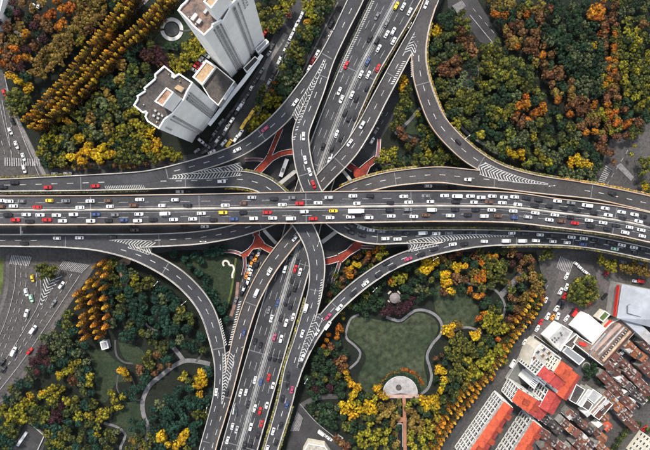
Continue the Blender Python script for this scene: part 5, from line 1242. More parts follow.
def trunk_mesh(h, r_):
    b = MB(); n = 7
    prof = [(0, r_*1.3), (.6, r_), (h*.6, r_*.75), (h, r_*.35)]
    for z, q in prof: b.v += [Vector((math.cos(6.283*i/n)*q, math.sin(6.283*i/n)*q, z)) for i in range(n)]
    for k in range(3):
        for i in range(n): j = (i+1) % n; b.f.append((k*n+i, k*n+j, k*n+n+j, k*n+n+i)); b.m.append(0)
    for i in range(4):
        u = i*1.57+.4; b.tube((0, 0, h*.5), (math.cos(u)*h*.3, math.sin(u)*h*.3, h*.95), r_*.35, 5)
    me = bpy.data.meshes.new('trunk'); me.from_pydata([tuple(v) for v in b.v], [], b.f); me.materials.append(M_BARK); return me
TRUNKS['lobed'] = trunk_mesh(5.2, .26); TRUNKS['cone'] = trunk_mesh(12, .24)
TREES = []
def on_road(x, y, rpx):
    for k, r in ROADS.items():
        i, d = r.near(x, y)
        if d < r.c[i, 2]/2+rpx: return True
    return False
def tree(x, y, kn, rpx=7.0, place='', group='', force=False, hgt=None):
    """crown seen centred at (x, y) with radius rpx"""
    K = KIND[kn]
    if not force and K['shape'] == 'lobed' and on_road(x, y, rpx*.55): return None
    if K['shape'] == 'lobed':
        zc = 6.5*(.8+.4*R.random()) if hgt is None else hgt
        p = P(x, y, zc); s = rpx*mpp(zc)/3.9
    else:
        zc = 17.0*(hgt or 1.0); p = P(x, y, zc); s = zc/17.0
    root = empty(K['name'], (p.x, p.y, 0), R.uniform(0, 6.28))
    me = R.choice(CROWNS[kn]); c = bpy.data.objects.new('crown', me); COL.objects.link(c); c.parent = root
    t = bpy.data.objects.new('trunk', TRUNKS[K['shape']]); COL.objects.link(t); t.parent = root
    if K['shape'] == 'lobed':
        c.location = (0, 0, zc-1.0*s); c.scale = (s*R.uniform(.9, 1.1), s*R.uniform(.9, 1.1), s*R.uniform(.8, 1.1)); t.scale = (s, s, zc/5.2*.95)
    else:
        w = rpx/4.0; c.scale = (w, w, s); t.scale = (w, w, s)
    TREES.append((root, kn, x, y, rpx, group)); return root
OCC = []
def free(x, y, r_, k=.82):
    for (a, b_, q) in OCC:
        if (a-x)**2+(b_-y)**2 < ((r_+q)*k)**2: return False
    return True
def put(x, y, kn, r_, group='', hgt=None, force=False):
    o = tree(x, y, kn, r_, '', group, force, hgt)
    if o is not None: OCC.append((x, y, r_))
def inside(x, y, poly):
    c = False; n = len(poly)
    for i in range(n):
        x0, y0 = poly[i]; x1, y1 = poly[(i+1) % n]
        if (y0 > y) != (y1 > y) and x < (x1-x0)*(y-y0)/(y1-y0)+x0: c = not c
    return c
def fill(poly, mix, rr, group, dens=1.0, k=.8, hgt=None, n=1500):
    """scatter crowns in the polygon without crowding; mix 'kind:weight ...'"""
    ks = [m.split(':') for m in mix.split()]; names = [a for a, _ in ks]; ws = [float(b_) for _, b_ in ks]
    xs = [p[0] for p in poly]; ys = [p[1] for p in poly]
    for _ in range(int(n*dens*1.6)):
        x = R.uniform(min(xs), max(xs)); y = R.uniform(min(ys), max(ys))
        if not inside(x, y, poly): continue
        r_ = R.uniform(*rr)
        if not free(x, y, r_, k*.84): continue
        put(x, y, R.choices(names, ws)[0], r_, group, hgt)
def many(s, kn, group, hgt=None):
    for e in s.split():
        a = [float(q) for q in e.split(',')]; put(a[0], a[1], kn, a[2] if len(a) > 2 else 6, group, hgt, True)

G1 = 'trees in the upper left park'
# tall conical avenue
def cone_row(pts, step, kn, group, w=4.2, jit=.8, h=1.0):
    c = catmull(pts, .5); acc = step
    for i in range(1, len(c)):
        acc += np.linalg.norm(c[i]-c[i-1])
        if acc >= step:
            acc = 0; tree(c[i][0]+R.uniform(-jit, jit), c[i][1]+R.uniform(-jit, jit), R.choices([kn, 'cone' if kn == 'coneb' else 'coneb'], [.78, .22])[0], w*R.uniform(.72, 1.2), '', group, True, h*R.uniform(.82, 1.12))
AV = 'conical trees in the two avenue rows at the upper left'
cone_row([(127, -8), (104, 22), (69, 66), (42, 97), (19, 121)], 4.0, 'coneb', AV, 4.0, .9, 1.12)
cone_row([(135, -5), (112, 26), (77, 71), (50, 102), (28, 127)], 4.6, 'coneb', AV, 4.4, 1.2, .84)
cone_row([(166, -10), (135, 24), (118, 38), (86, 70), (57, 103), (32, 130)], 4.0, 'coneb', AV, 3.8, .9, 1.1)
cone_row([(173, -5), (142, 30), (124, 45), (93, 77), (62, 111)], 4.6, 'coneb', AV, 4.2, 1.2, .82)
LL = 'orange conical trees in the lower left park'
for x, y in ((98, 265), (104, 269), (96, 274), (92, 268), (101, 277), (86, 283), (93, 286), (83, 289), (99, 290), (73, 296), (76, 302), (75, 309), (87, 297), (88, 304), (89, 312), (79, 318), (77, 326), (90, 319), (91, 327), (79, 333), (81, 340), (93, 333), (95, 339), (100, 300), (102, 309), (103, 319), (102, 329)):
    tree(x, y, 'cone', 4.0*R.uniform(.85, 1.2), '', LL, True, .88*R.uniform(.9, 1.1))
RA = 'orange conical trees along the lower right avenue'
cone_row([(545, 300), (535, 317), (519, 336), (508, 354), (497, 372), (486, 384), (474, 402), (460, 418), (445, 440), (436, 455)], 5.0, 'cone', RA, 4.0, 1.0, .8)
cone_row([(537, 297), (527, 312), (513, 329)], 5.0, 'cone', RA, 4.4, 1.0, .85)
cone_row([(478, 386), (462, 402), (448, 420), (440, 436)], 5.2, 'cone', RA, 4.2, 1.0, .85)
# accents, upper left
many('80,137,5 86,150,6 93,153,6 76,156,5 82,160,5 100,157,5 70,158,4.5 91,144,5 108,152,6 103,148,5 98,160,4 112,156,5 97,152,5', 'gold', G1)
many('152,147,5.5 157,143,5 147,149,5 158,151,4.5 150,135,4 152,130,4', 'gold', G1)
many('110,142,4.5 134,121,5 138,127,4.5 129,115,5 121,127,5 116,137,5', 'lime', G1)
many('166,152,6 172,156,5.5 178,157,4.5 161,156,5', 'lime', G1)
many('67,122,4.5 60,118,4', 'gold', G1)
many('60,24,7 49,14,6.5', 'orange', G1); many('44,25,6.5 36,17,4.5 49,27,5', 'brown', G1)
many('62,6,6 70,10,6 58,2,5', 'orange', G1)
many('155,52,7 163,58,7 150,60,6 146,54,6 168,66,5', 'plum', G1); many('150,55,5 160,62,4', 'brown', G1)
many('188,47,5.5 193,40,5.5 199,46,5.5 184,54,5.5 191,55,5.5 179,60,5.5 187,63,5.5 196,56,5 173,65,5.5 180,69,5.5 172,58,4.5 204,50,4.5 198,36,4.5 192,32,3.5 178,74,4', 'lime', 'yellow trees between the two towers', 5)
many('9,75,3.5 14,78,3.5 19,82,4 24,84,4 29,87,4 26,91,4', 'gold', G1); many('12,104,6 20,102,6.5 10,96,5 17,93,5.5 14,112,5.5 22,111,5.5 27,100,5', 'cam', G1)
many('33,115,4', 'gold', G1)
fill([(0, 0), (46, 0), (56, 14), (36, 55), (26, 76), (10, 72), (-4, 60)], 'brown:3 olive:2 orange:2 ever:2 plum:1', (4.2, 6.4), G1, 1.0, .95)
fill([(66, -8), (118, -8), (104, 16), (90, 34), (76, 48), (58, 60), (46, 78), (34, 74), (38, 58), (52, 42), (72, 28), (80, 12)], 'olive:8 brown:1 lime:1', (4.8, 6.6), G1, 1.0, .7)
fill([(104, -6), (118, -6), (112, 6), (104, 12)], 'cam:1 ever:2', (4, 5), G1, .3)
fill([(122, 62), (136, 46), (148, 34), (150, 46), (144, 64), (150, 72), (165, 76), (150, 88), (130, 106), (126, 116), (100, 150), (70, 150), (62, 126), (80, 110), (98, 88)], 'ever:7 pale:2 cam:2 olive:1', (4.6, 7), G1, 1.3, .82)
fill([(134, 108), (152, 122), (160, 142), (180, 154), (160, 161), (120, 162), (110, 150), (116, 120)], 'cam:4 lime:2 ever:1', (4.2, 5.6), G1, .8, .78)
fill([(42, 142), (62, 122), (82, 138), (74, 150), (64, 164), (48, 168), (40, 158)], 'cam:4 lime:2 ever:1', (4, 5.4), G1, .8, .8)
fill([(130, 168), (60, 168), (90, 162), (150, 163)], 'brown:1 ever:1 olive:1', (2.6, 3.6), G1, .4, 1.1, 3)
fill([(160, -5), (180, -5), (178, 8), (168, 16), (156, 22), (150, 16)], 'ever:1 cone:0', (3.5, 4.5), G1, .4, 1.0, 3)
fill([(180, 45), (150, 48), (140, 60), (135, 52), (152, 44), (176, 46)], 'ever:1', (3.5, 4.5), G1, .2, 1.0, 3)
# beside the big tower
many('262,17,5.5 269,22,6 276,24,5.5 268,12,5 258,8,5 278,16,5 272,28,5 264,26,4.5 281,22,4', 'cam', 'trees beside the tall tower')
many('280,3,5 286,8,5 290,2,5 277,8,4', 'lime', 'trees beside the tall tower'); many('288,15,4', 'brown', 'trees beside the tall tower'); many('266,-2,6 276,-4,6', 'ever', 'trees beside the tall tower')
GS = 'trees in the green strip between street and ramp'
many('307,21,3.5', 'gold', GS); many('309,10,6 314,4,5 306,4,4.5 312,16,5', 'lime', GS)
fill([(306, -6), (338, -6), (331, 6), (316, 36), (300, 72), (292, 96), (270, 96), (277, 76), (290, 50), (304, 22)], 'cam:3 ever:4 pale:2', (4.4, 6.2), GS, 1.0, .8)
many('275,84,3.6 272,91,3.2', 'orange', GS)
many('267,98,5 272,101,4.5 278,98,4.5 277,107,5.5 267,104,4.5 257,117,5 263,118,5 254,126,5.5 260,124,4.5 268,117,4.5 250,130,4.5 258,109,4', 'lime', GS)
fill([(262, 84), (282, 92), (286, 102), (262, 126), (246, 136), (252, 118)], 'cam:3 ever:1', (3.4, 4.6), GS, .5, .8)
GM = 'trees between the two upper right ramps'
many('404,82,4 401,88,4 405,76,3.5', 'gold', GM); many('388,151,5 392,155,4.5 383,153,4 395,149,4', 'lime', GM); many('405,135,5.5 412,141,5 399,131,4.5', 'brown', GM)
many('402,105,5 398,112,5 404,97,5 408,90,5 399,122,4.5 393,126,4.5 409,104,4', 'cam', GM)
fill([(412, 74), (418, 112), (434, 138), (462, 164), (440, 163), (380, 172), (378, 160), (392, 145), (412, 148), (424, 150)], 'cam:5 lime:1 ever:3', (3.8, 5.4), GM, .8, .8)
fill([(408, 80), (412, 92), (404, 118), (394, 122), (400, 100)], 'cam:2 ever:2', (3.4, 4.6), GM, .4, .85)
# north east wood
W = 'trees in the big wood at the upper right'
many('461,37,6 467,44,6 472,50,6 463,29,5 470,38,5 474,55,4', 'brown', W); many('447,65,6 455,63,6 459,70,5.5 444,72,5.5 452,71,5.5 440,68,4.5 458,60,5', 'brown', W)
many('591,12,6.5 598,9,6 594,17,5.5 600,16,4', 'orange', W); many('602,34,4.5 606,29,4', 'orange', W); many('594,45,3.6', 'gold', W)
many('434,32,5 439,29,4.5', 'gold', W); many('444,18,6.5 451,14,6 448,24,6 441,22,5', 'ever', W); many('459,18,5 466,22,5 468,28,4.5 462,13,4', 'cam', W)
many('520,104,5.5 527,106,5 516,112,4.5 525,98,4.5 535,112,6 530,120,5', 'orange', W); many('544,111,5 542,104,4', 'orange', W)
many('482,51,6 490,48,6 497,52,6 487,60,6.5 496,63,6.5 484,68,6 503,60,6 507,69,6 498,74,6 512,75,5.5 519,80,6 509,82,6 502,78,4 527,88,5.5 493,84,5.5', 'cam', W)
many('486,50,4 494,50,4 500,66,4.5 488,66,4.5 514,74,3.6 506,76,4', 'lime', W)
many('464,92,6 470,95,6 459,98,6 453,103,6 447,106,5 476,98,6 466,104,6 485,88,6 480,94,5 474,106,5.5', 'cam', W); many('460,94,4.5 475,100,4.5 484,86,4 448,107,3.5', 'lime', W)
many('462,118,5 466,124,4.5', 'cam', W); many('490,110,6 498,112,6 494,118,5.5 508,106,6 516,106,5 503,116,6 511,112,5', 'cam', W); many('499,110,4 505,114,4.5', 'lime', W)
many('514,118,4.5 519,124,5 524,118,4', 'brown', W)
many('514,156,5 519,152,5 510,151,4 521,159,3.6', 'gold', W); many('572,160,4.5 577,158,4.5 580,163,4.5 586,163,4 570,166,3.6 590,166,3.6', 'gold', W); many('541,157,4.5 538,152,4', 'lime', W)
many('500,137,6.5 486,128,5', 'ever', W); many('528,124,5.5 535,129,5', 'pale', W)
many('608,82,4.5 603,78,4.5 611,86,3.5 603,86,4', 'lime', W); many('616,122,5 612,116,4.5 627,122,5 625,127,4', 'orange', W)
many('604,118,5.5 608,124,5 600,112,5 611,131,4.5', 'lime', W)
many('605,150,5.5 598,147,6 612,154,4.5 603,140,5 613,162,3.5', 'brown', W)
fill([(512, 22), (532, 24), (548, 50), (570, 82), (590, 100), (604, 112), (604, 132), (590, 138), (576, 122), (560, 104), (548, 84), (536, 66), (522, 50), (508, 44)], 'brown:6 olive:3 orange:1 ever:1', (4.2, 6.2), W, 1.3, .78)
fill([(488, 0), (556, 0), (548, 14), (540, 28), (512, 26), (502, 34)], 'brown:3 orange:2 olive:4 cam:1.5 moss:1.5 ever:2', (4.2, 6), W, .8, .78)
fill([(538, 2), (588, 2), (602, 22), (602, 92), (590, 98), (570, 78), (550, 46), (534, 22)], 'ever:8 pale:6', (4.6, 6.6), W, 1.3, .78)
for i in range(26):
    y = -4+i*5.2; put(604+R.uniform(-2.5, 2.5)+y*.045, y, R.choice(['orange', 'brown', 'brown']), R.uniform(3.2, 4.6), W); put(614+R.uniform(-2.5, 2.5)+y*.03, y+2, R.choice(['olive', 'brown', 'orange', 'brown', 'cam']), R.uniform(3.6, 5), W)
fill([(618, 32), (640, 30), (656, 40), (656, 110), (632, 100), (618, 84), (616, 60)], 'cam:3 moss:3 lime:3', (4.2, 5.8), W, 1.2, .76)
fill([(612, -6), (656, -6), (656, 40), (640, 30), (618, 30)], 'ever:4 cam:1.5 moss:1.5 pale:2 brown:1', (4.6, 6.4), W, .8, .85)
fill([(618, 86), (656, 108), (650, 120), (634, 136), (618, 140), (612, 110)], 'ever:4 cam:2 moss:2 brown:1', (4.4, 6), W, .8, .8)
fill([(445, 108), (470, 112), (486, 96), (520, 92), (560, 112), (588, 142), (600, 160), (596, 182), (560, 172), (520, 164), (496, 154), (470, 132), (456, 124)], 'pale:6 cam:3 moss:3 ever:5 lime:1', (4.6, 6.4), W, 2.0, .8)
fill([(434, 36), (456, 26), (476, 56), (480, 84), (468, 88), (444, 104), (434, 88), (430, 60)], 'cam:2 moss:2 pale:3 ever:2', (4.4, 6), W, .9, .82)
fill([(500, 36), (512, 44), (530, 70), (545, 92), (540, 104), (524, 92), (500, 90), (498, 74), (480, 76), (478, 46), (496, 44)], 'cam:2 moss:2 ever:2', (4.4, 6), W, .7, .84)
many('642,160,4.5 646,168,5 650,160,4.5 642,174,4 648,188,5.5 654,180,4.5 644,183,4', 'cam', 'trees at the right edge by the junction'); many('646,187,4 645,165,3', 'gold', 'trees at the right edge by the junction')
many('632,154,2.5 634,146,2.5', 'lime', 'trees at the right edge by the junction')
# lower left
L = 'trees in the lower left park'
many('44,272,5 40,268,4.5 49,272,4.5 46,266,4.5 52,276,4 42,277,3.5 54,268,4', 'cam', 'trees on the traffic island at the lower left')
many('118,283,5 112,276,6 108,270,5.5 104,274,4.5', 'cam', L); many('137,278,4.5 133,283,3.5', 'lime', L)
many('143,320,8 ', 'teal', L); many('163,321,7.5 158,334,5.5 165,334,6 171,342,5', 'teal', L); many('127,334,7.5 133,329,5', 'teal', L)
many('70,368,5 66,372,5 74,364,5 61,376,5 78,362,4', 'lime', L); many('72,370,3.4 59,374,3', 'gold', L)
many('73,381,6.5', 'brown', L); many('41,358,6 35,362,6 46,352,5 42,348,5 37,370,5 49,362,4.5', 'plum', L)
many('124,373,5.5 121,369,4', 'gold', L); many('128,378,4', 'olive', L)
many('20,408,6 14,413,6 8,417,5.5 26,402,6 3,410,5.5 24,410,5 30,395,4 48,392,5 42,396,4.5 54,388,5 58,396,5 49,400,5 33,404,4.5 8,424,4 62,388,4', 'lime', L)
many('30,396,3.5 43,393,3.5 51,388,3', 'gold', L); many('57,412,5 62,405,4.5 54,420,5 60,418,4', 'plum', L)
many('114,402,5 108,408,5 119,407,4.5 102,412,5 107,416,4.5 122,398,4 98,420,4.5 112,395,4.5', 'lime', L)
many('196,378,6 201,374,5.5 198,386,5.5 204,382,4.5 200,394,3.5', 'gold', L); many('182,378,5 186,374,4', 'lime', L)
many('164,438,6.5 161,434,5 170,444,5 182,438,7 185,432,5 178,445,5', 'gold', L)
many('46,338,5.5 64,338,5.5 60,345,5.5 67,333,4.5 49,350,5.5 60,354,5 69,345,5 54,346,5', 'pale', L)
fill([(166, 394), (190, 384), (198, 400), (190, 420), (170, 430), (152, 430), (150, 410)], 'teal:7 pale:1', (4.6, 6.6), L, .8, .78)
fill([(72, 318), (86, 350), (90, 364), (80, 386), (62, 372), (40, 374), (26, 388), (8, 408), (-4, 414), (-4, 404), (24, 376), (46, 342), (68, 310)], 'teal:4 cam:1.95 moss:1.05 pale:3', (4, 5.6), L, 1.0, .84)
fill([(84, 352), (92, 372), (92, 396), (100, 408), (98, 424), (98, 456), (50, 456), (44, 432), (28, 418), (10, 430), (-5, 430), (-5, 416), (22, 412), (60, 400), (78, 390)], 'cam:3.25 moss:1.75 teal:4 lime:1', (4.2, 6), L, 1.6, .8)
fill([(-5, 430), (16, 426), (8, 456), (-5, 456)], 'cam:1.3 moss:0.7 teal:2', (4.2, 6), L, .3, .8)
fill([(104, 262), (120, 262), (156, 282), (182, 300), (198, 330), (204, 350), (180, 346), (160, 350), (150, 340), (122, 322), (108, 326), (104, 290)], 'teal:8 cam:1.3 moss:0.7 pale:2', (4.6, 6.8), L, 1.3, .84)
fill([(150, 352), (168, 350), (174, 362), (158, 372), (146, 380), (138, 368)], 'cam:1.3 moss:0.7 teal:2 brown:1', (4, 5.4), L, .5, .85)
fill([(124, 392), (144, 380), (140, 395), (134, 398)], 'teal:1', (3, 4), L, .3, .9)
fill([(186, 384), (210, 368), (212, 386), (204, 420), (192, 452), (150, 452), (156, 440), (190, 428)], 'teal:4 cam:0.65 moss:0.35', (4.2, 5.6), L, .8, .9)
fill([(130, 440), (152, 430), (158, 456), (126, 456)], 'cam:1.95 moss:1.05 olive:1', (3.8, 5), L, .5, .85)
fill([(86, 430), (104, 426), (118, 432), (116, 456), (86, 456)], 'pale:1 cam:0.65 moss:0.35', (4, 5), L, .3, 1.1)
fill([(130, 420), (144, 420), (144, 436), (130, 436)], 'teal:1', (3, 4), L, .3, 1.0)
L2 = 'trees between the lower left ramps'
fill([(170, 250), (222, 246), (220, 256), (200, 262), (206, 280), (216, 300), (230, 300), (226, 322), (212, 306), (196, 284), (178, 262)], 'teal:9', (4, 5.8), L2, .9, .95, 4)
# south park
S = 'trees in the lower park around the lawn'
many('427,263,5 431,268,5 436,264,4.5 423,270,5 428,271,4.5 435,260,4.5', 'gold', S)
many('398,279,6.5 403,275,5 393,282,4.5', 'lime', S); many('391,281,3.5', 'orange', S)
many('443,277,6 449,273,5.5 446,284,5.5 451,283,5 451,290,4.5', 'gold', S); many('420,288,5.5', 'pale', S)
many('455,266,4 460,265,4 465,267,3.6 458,271,3.4', 'gold', S)
many('478,276,5.5 482,273,5.5 484,279,5', 'orange', S); many('473,272,5.5 475,282,5', 'olive', S); many('470,291,4 476,297,4 483,296,3.4', 'orange', S)
many('487,267,6 494,263,6 499,268,6 491,274,5.5 485,260,5.5 497,278,5 503,270,5', 'cam', S); many('494,278,3.5 499,264,3.4', 'lime', S); many('480,262,4 488,256,4 496,257,3.6', 'orange', S)
many('442,257,5 460,254,4.5 452,258,4.5 474,256,4.5', 'brown', S)
many('524,263,5 530,261,4.5 521,270,4', 'brown', S); many('527,258,4 532,268,4', 'olive', S); many('512,262,5 518,256,4.5', 'plum', S)
many('532,278,5.5 538,284,5 534,290,5 541,292,4.5', 'olive', S); many('544,296,4 541,301,4', 'brown', S); many('509,283,3 514,300,3.4 510,297,3', 'brown', S)
many('449,333,5.5 452,327,4.5 445,330,4.5', 'gold', S); many('458,326,5', 'olive', S)
many('488,316,5.5 494,322,6 500,319,5.5 486,324,5.5 502,328,6 493,330,6 508,326,5.5', 'lime', S); many('479,319,4 483,314,3.6', 'orange', S)
many('476,338,4.5 472,335,4 478,332,3.5', 'gold', S); many('499,339,3.8 503,346,3.4 496,365,3 515,322,3.6 492,377,3', 'orange', S)
many('497,348,5.5 503,352,5 492,353,5.5 487,358,6 480,362,6 473,366,5.5 495,361,5.5 504,360,4.5 485,368,5.5 470,374,5 478,376,5.5 490,371,5 469,359,5', 'lime', S)
many('461,343,5 466,352,5.5 460,358,5.5 456,350,5 453,341,5.5 470,346,5 483,346,5.5 464,340,4 474,354,5', 'cam', S)
many('440,366,4 437,371,4 443,373,4 445,379,4.2 441,370,3.6', 'gold', S); many('436,358,2.8 442,355,2.6', 'brown', S)
many('440,390,4.6', 'gold', S); many('424,400,5.5 429,403,5 434,397,5 437,404,5 426,408,4.5 421,396,3.8', 'gold', S)
many('347,371,4 349,378,4 350,386,5 358,389,5.5 352,395,5.5 343,410,5.5 350,404,5 341,404,4.5 353,416,5 349,411,4.5 370,404,6 374,408,5.5 367,411,5 360,408,5', 'gold', S)
many('375,390,5 381,394,4.5 386,398,4 378,387,3.6', 'gold', S); many('360,436,5.5 368,432,5.5 374,438,5.5 380,433,5.5 364,444,5.5 376,446,5.5 384,440,5 370,425,4.5', 'lime', S)
many('389,410,5.5 394,416,5 385,415,5 391,405,5 381,408,5 393,424,4.5 379,419,4.5 395,434,4 395,444,4', 'olive', S); many('415,417,5.5 411,412,5 420,422,5.5 412,424,5 418,430,5', 'olive', S)
many('428,422,5 433,428,5.5 425,430,5 438,420,5 430,436,5.5 422,440,5.5 412,438,5 414,448,5 440,432,4.5', 'lime', S)
many('350,268,3.5 358,266,3.5 354,262,3', 'gold', 'trees between the ramps above the pavilion'); many('347,271,4.5 349,275,4 352,277,3', 'orange', 'trees between the ramps above the pavilion')
many('383,247.5,4.5 380,256,4.5 386,254,4', 'lime', 'trees between the ramps above the pavilion'); many('376,251,4.5 370,254,4 381,244,3', 'orange', 'trees between the ramps above the pavilion'); many('368,259,4 364,262,3.6 343,279,3.6', 'brown', 'trees between the ramps above the pavilion')
fill([(342, 258), (372, 248), (392, 250), (384, 260), (362, 274), (340, 292), (326, 306), (332, 284)], 'cam:1.3 moss:0.7 brown:2 ever:2', (3, 4), 'trees between the ramps above the pavilion', .8, .85, 3)
many('338,327,3.6 337,333,2.8 342,330,2.8 337,337,3', 'orange', S); many('329,334,3 326,341,3.4 324,347,3', 'orange', S); many('343,318,2.6 342,312,3', 'lime', S)
many('385,313,4.5 391,312,4.5 397,313,4.5 404,308,5 409,304,4.5 400,305,4.5 390,306,4 412,298,3.6', 'plum', S)
many('380,303,5.5 374,298,5.5 372,307,5.5 364,307,5 361,300,4.5 366,314,3.6 405,296,4 403,289,5 411,290,4.5 378,290,4.5', 'ever', S); many('364,303,4', 'pale', S)
fill([(440, 252), (520, 250), (506, 262), (506, 284), (492, 284), (476, 290), (440, 292), (418, 300), (412, 284), (418, 268)], 'ever:4 cam:1.95 moss:1.05 brown:2', (4, 5.2), S, .9, .86)
fill([(345, 306), (370, 286), (392, 272), (418, 262), (412, 278), (380, 288), (360, 312)], 'ever:4 cam:1.3 moss:0.7', (4, 5), S, .7, .9)
fill([(508, 288), (534, 266), (546, 284), (536, 312), (520, 330), (508, 340), (506, 320)], 'cam:1.3 moss:0.7 ever:3 brown:2 olive:1', (4, 5.4), S, .8, .84)
fill([(478, 296), (498, 300), (502, 316), (490, 314), (484, 320)], 'ever:3 cam:1.3 moss:0.7', (3.8, 5), S, .4, .9)
fill([(446, 336), (500, 330), (512, 344), (500, 366), (478, 392), (450, 414), (436, 420), (436, 392), (436, 372), (446, 350)], 'cam:3.25 moss:1.75 ever:4 lime:1', (4, 5.6), S, 1.4, .82)
fill([(408, 402), (440, 396), (450, 412), (436, 452), (408, 452)], 'cam:2.6 moss:1.4 ever:2 lime:2', (4, 5.4), S, .9, .82)
fill([(340, 392), (366, 390), (384, 400), (400, 402), (399, 452), (356, 452), (348, 430), (336, 420)], 'cam:2.6 moss:1.4 ever:4 lime:1', (4, 5.4), S, 1.1, .82)
fill([(316, 350), (330, 340), (342, 344), (352, 352), (344, 366), (342, 392), (330, 394), (306, 400), (306, 380)], 'ever:6 plum:1 brown:2 cam:0.65 moss:0.35', (4, 5.6), S, .9, .86)
fill([(306, 404), (320, 402), (345, 408), (346, 430), (332, 428), (318, 418)], 'ever:4 pale:2', (4, 5.4), S, .6, .86)
many('340,443,5 346,446,5 336,438,4', 'brown', S)
# right side streets
I = 'trees of the round traffic island at the right'
many('580,282,6 587,279,5.5 574,289,6 583,291,6.5 592,288,6 577,298,6 588,298,6 595,295,5 571,296,5 583,303,4.5 593,281,4.5', 'cam', I); many('578,280,4 572,287,3.6 590,292,3.6 584,296,3.4', 'lime', I)
many('603,262,5 608,265,5 613,268,5 600,259,4 615,263,4.5', 'lime', 'trees along the street beside the grey hall'); many('624,268,5 630,270,5 636,269,5 642,272,5 648,274,5 634,264,4.5 645,266,4', 'olive', 'trees along the street beside the grey hall')
many('546,253,4.5 550,256,4 542,258,3.4 549,250,3.4', 'cam', 'small trees under the ramp at the right')
many('588,368,5 594,372,5 600,378,5 606,384,4.6 612,390,4.4 594,364,4 588,376,4.4 602,370,4 618,396,4', 'ever', 'dark trees among the old houses', 4)

many('616,446,4 619,440,4.4 623,435,4 627,430,4 632,425,4 614,450,4.5 640,424,3.6 648,430,3.4', 'moss', 'trees around the cream tower', 4)
many('651,398,4 640,395,3.4 598,348,3.4', 'moss', 'dark trees among the old houses', 4)
# green planters along the deck edges
def hedge(key, side, x0, x1, kn, label, axis='x', out=1.5, w=1.3):
    r = ROADS[key]; rng = np.random.default_rng(int(x0*7+x1)); C = []
    for i in range(len(r.c)-1):
        q = r.c[i, 0] if axis == 'x' else r.c[i, 1]
        if not (x0 <= q <= x1): continue
        for k in range(3):
            off = side*(r.c[i, 2]/2+out*.8+rng.uniform(-.35, .35)*w); p = r.at(i, off).lerp(r.at(i+1, off), k/3)
            C.append(np.array([p.x, p.y, p.z+rng.uniform(-.3, .3)]))
    if not C: return
    base = C[0].copy(); C = [c-base for c in C]
    V, T = leaf_cloud(rng, C, [rng.uniform(.45, .75) for _ in C], [rng.uniform(.1, .9) for _ in C], 40, .36)
    me = crown_mesh('planter_hedge', V, T, KIND[kn]['m']); root = empty('planter_hedge', tuple(base)); tag(root, label, 'hedge', 'planted strips along the decks')
    o = bpy.data.objects.new('foliage', me); COL.objects.link(o); o.parent = root
    b = MB(); r_ = r; idx = [i for i in range(len(r.c)) if x0 <= (r.c[i, 0] if axis == 'x' else r.c[i, 1]) <= x1]
    for a, c in zip(idx[:-1], idx[1:]):
        if c != a+1: continue
        off = lambda q: side*(r.c[q, 2]/2+out*.8)
        b.bar(r.at(a, off(a))-Vector(base)-Vector((0, 0, .9)), r.at(c, off(c))-Vector(base)-Vector((0, 0, .9)), w*.8, .7)
    b.build('planter_box', M_CONCD, root)
def side_of(key, x, y):
    r = ROADS[key]; i, d = r.near(x, y); v = np.array([x, y])-r.c[i, :2]; return 1 if v @ r.n[i] > 0 else -1
for key, x, y, a0, a1, ax, kn, lab in (
    ('B', 30, 176, -10, 70, 'x', 'lime', 'yellow-green planted strip along the top edge of the ramp at the far left'),
    ('B', 60, 193, -10, 150, 'x', 'cam', 'green planted strip between the upper left ramp and the main deck'),
    ('B', 245, 190, 222, 262, 'x', 'gold', 'short yellow planted strip on the inner edge of the bending ramp'),
    ('NS', 365, 10, -10, 130, 'y', 'ever', 'dark green planted strip left of the expressway at the top'),
    ('NS', 405, 30, -10, 118, 'y', 'olive', 'golden planted strip right of the expressway at the top'),
    ('B', 290, 350, 300, 460, 'y', 'lime', 'yellow-green planted strip right of the expressway at the bottom'),
    ('R3', 434, 80, 20, 120, 'y', 'gold', 'yellow planted strip on the outer edge of the ramp beside the wood'),
    ('R3', 480, 155, 446, 560, 'x', 'lime', 'yellow-green planted strip along the top of the outer right ramp'),
    ('D', 620, 182, 562, 655, 'x', 'gold', 'yellow planted strip at the right end of the outer ramp'),
    ('A', 560, 256, 500, 655, 'x', 'lime', 'yellow-green planted strip under the lowest right ramp edge'),
    ('main', 600, 236, 540, 640, 'x', 'cam', 'green planted strip below the main deck at the right'),
    ('A', 420, 226, 368, 520, 'x', 'lime', 'yellow-green planted strip below the main deck right of the centre'),
    ('D', 400, 168, 345, 420, 'x', 'gold', 'yellow planted strip along the top of the ramp above the main deck'),
    ('B', 262, 173, 240, 285, 'x', 'lime', 'yellow-green planted strip on the outer edge of the bending ramp')):
    hedge(key, side_of(key, x, y), a0, a1, kn, lab, ax)

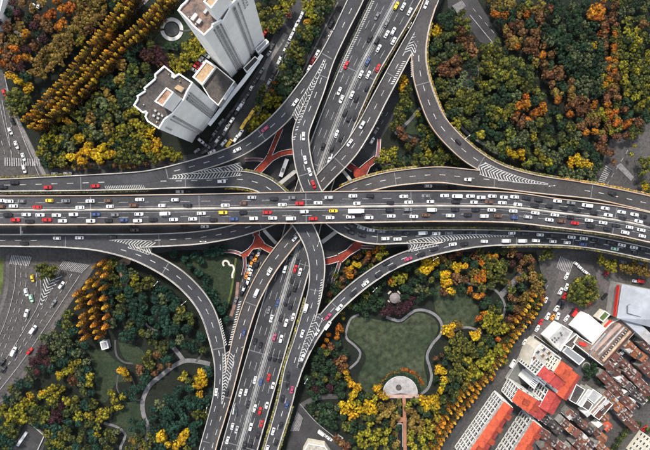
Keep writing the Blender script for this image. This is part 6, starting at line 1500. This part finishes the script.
# tree labels: nearest landmark and rank
MARKS = [('the tall white tower', 225, 35), ('the lower white tower', 185, 105), ('the white ring plaza', 172, 29), ('the upper left crosswalk', 22, 162), ('the upper left corner', 0, 0), ('the red footbridge by the yellow buses', 268, 160),
         ('the yellow buses', 248, 118), ('the upper right red footbridge', 362, 170), ('the top ends of the ramps', 430, 0), ('the small road at the top right', 480, 20), ('the upper right corner', 650, 0), ('the top right crossroads', 615, 165),
         ('the orange round tree in the wood', 594, 13), ('the curved path in the wood', 505, 100), ('the gravel clearing in the wood', 468, 76), ('the big arrowhead on the outer ramp', 485, 165), ('the far right end of the main deck', 650, 227), ('the middle of the wood', 560, 75),
         ('the wood edge above the outer ramp', 550, 160), ('the grey hipped hall', 635, 310), ('the round tree island', 584, 290), ('the half-round plaza', 400, 388), ('the round pavilion', 394, 297), ('the paved avenue in the park', 514, 284), ('the large lawn', 395, 350), ('the small lawn', 456, 308),
         ('the parked white van on the tree avenue', 512, 363), ('the bottom street crosswalk', 297, 420), ('the bottom edge below the plaza', 402, 450), ('the lower left crosswalk', 75, 267), ('the small grey park hut', 104, 345), ('the path junction in the left park', 184, 361), ('the lower left corner', 0, 450),
         ('the white underpass divider', 22, 438), ('the curved white bench', 228, 270), ('the winding path at the bottom left', 120, 440), ('the bend of the outer lower left ramp', 200, 300), ('the paved bend under the left ramp', 124, 265), ('the red roofs', 500, 410), ('the old brown houses', 600, 385)]
byk = {}
for root, kn, x, y, rp, group in TREES:
    j = min(range(len(MARKS)), key=lambda q: math.hypot(MARKS[q][1]-x, MARKS[q][2]-y)); byk.setdefault((kn, j), []).append((math.hypot(MARKS[j][1]-x, MARKS[j][2]-y), root, group))
for (kn, j), lst in byk.items():
    lst.sort(key=lambda q: q[0]); K = KIND[kn]
    for i, (_, root, group) in enumerate(lst):
        nth = '' if i == 0 else ordn(i+1)+' '
        tag(root, f"{nth}nearest {K['adj']} tree to {MARKS[j][0]}", 'tree', group)

for cx, cy, r_, a0, a1, kn, lab in ARCS:
    rng = np.random.default_rng(int(r_*10)); s_ = mpp(0); c0 = P(cx, cy, 0); C = []
    for i in range(int((a1-a0)*r_/22)):
        t = math.radians(rng.uniform(a0, a1)); rr = (r_+rng.uniform(-1.3, 1.3))*s_; C.append(np.array([math.cos(t)*rr, math.sin(t)*rr, .6]))
    V, T = leaf_cloud(rng, C, [rng.uniform(.5, .8) for _ in C], [rng.uniform(.1, .8) for _ in C], 46, .34)
    me = crown_mesh('hedge', V, T, KIND[kn]['m']); o = bpy.data.objects.new('hedge', me); COL.objects.link(o); o.location = c0; tag(o, lab, 'hedge')
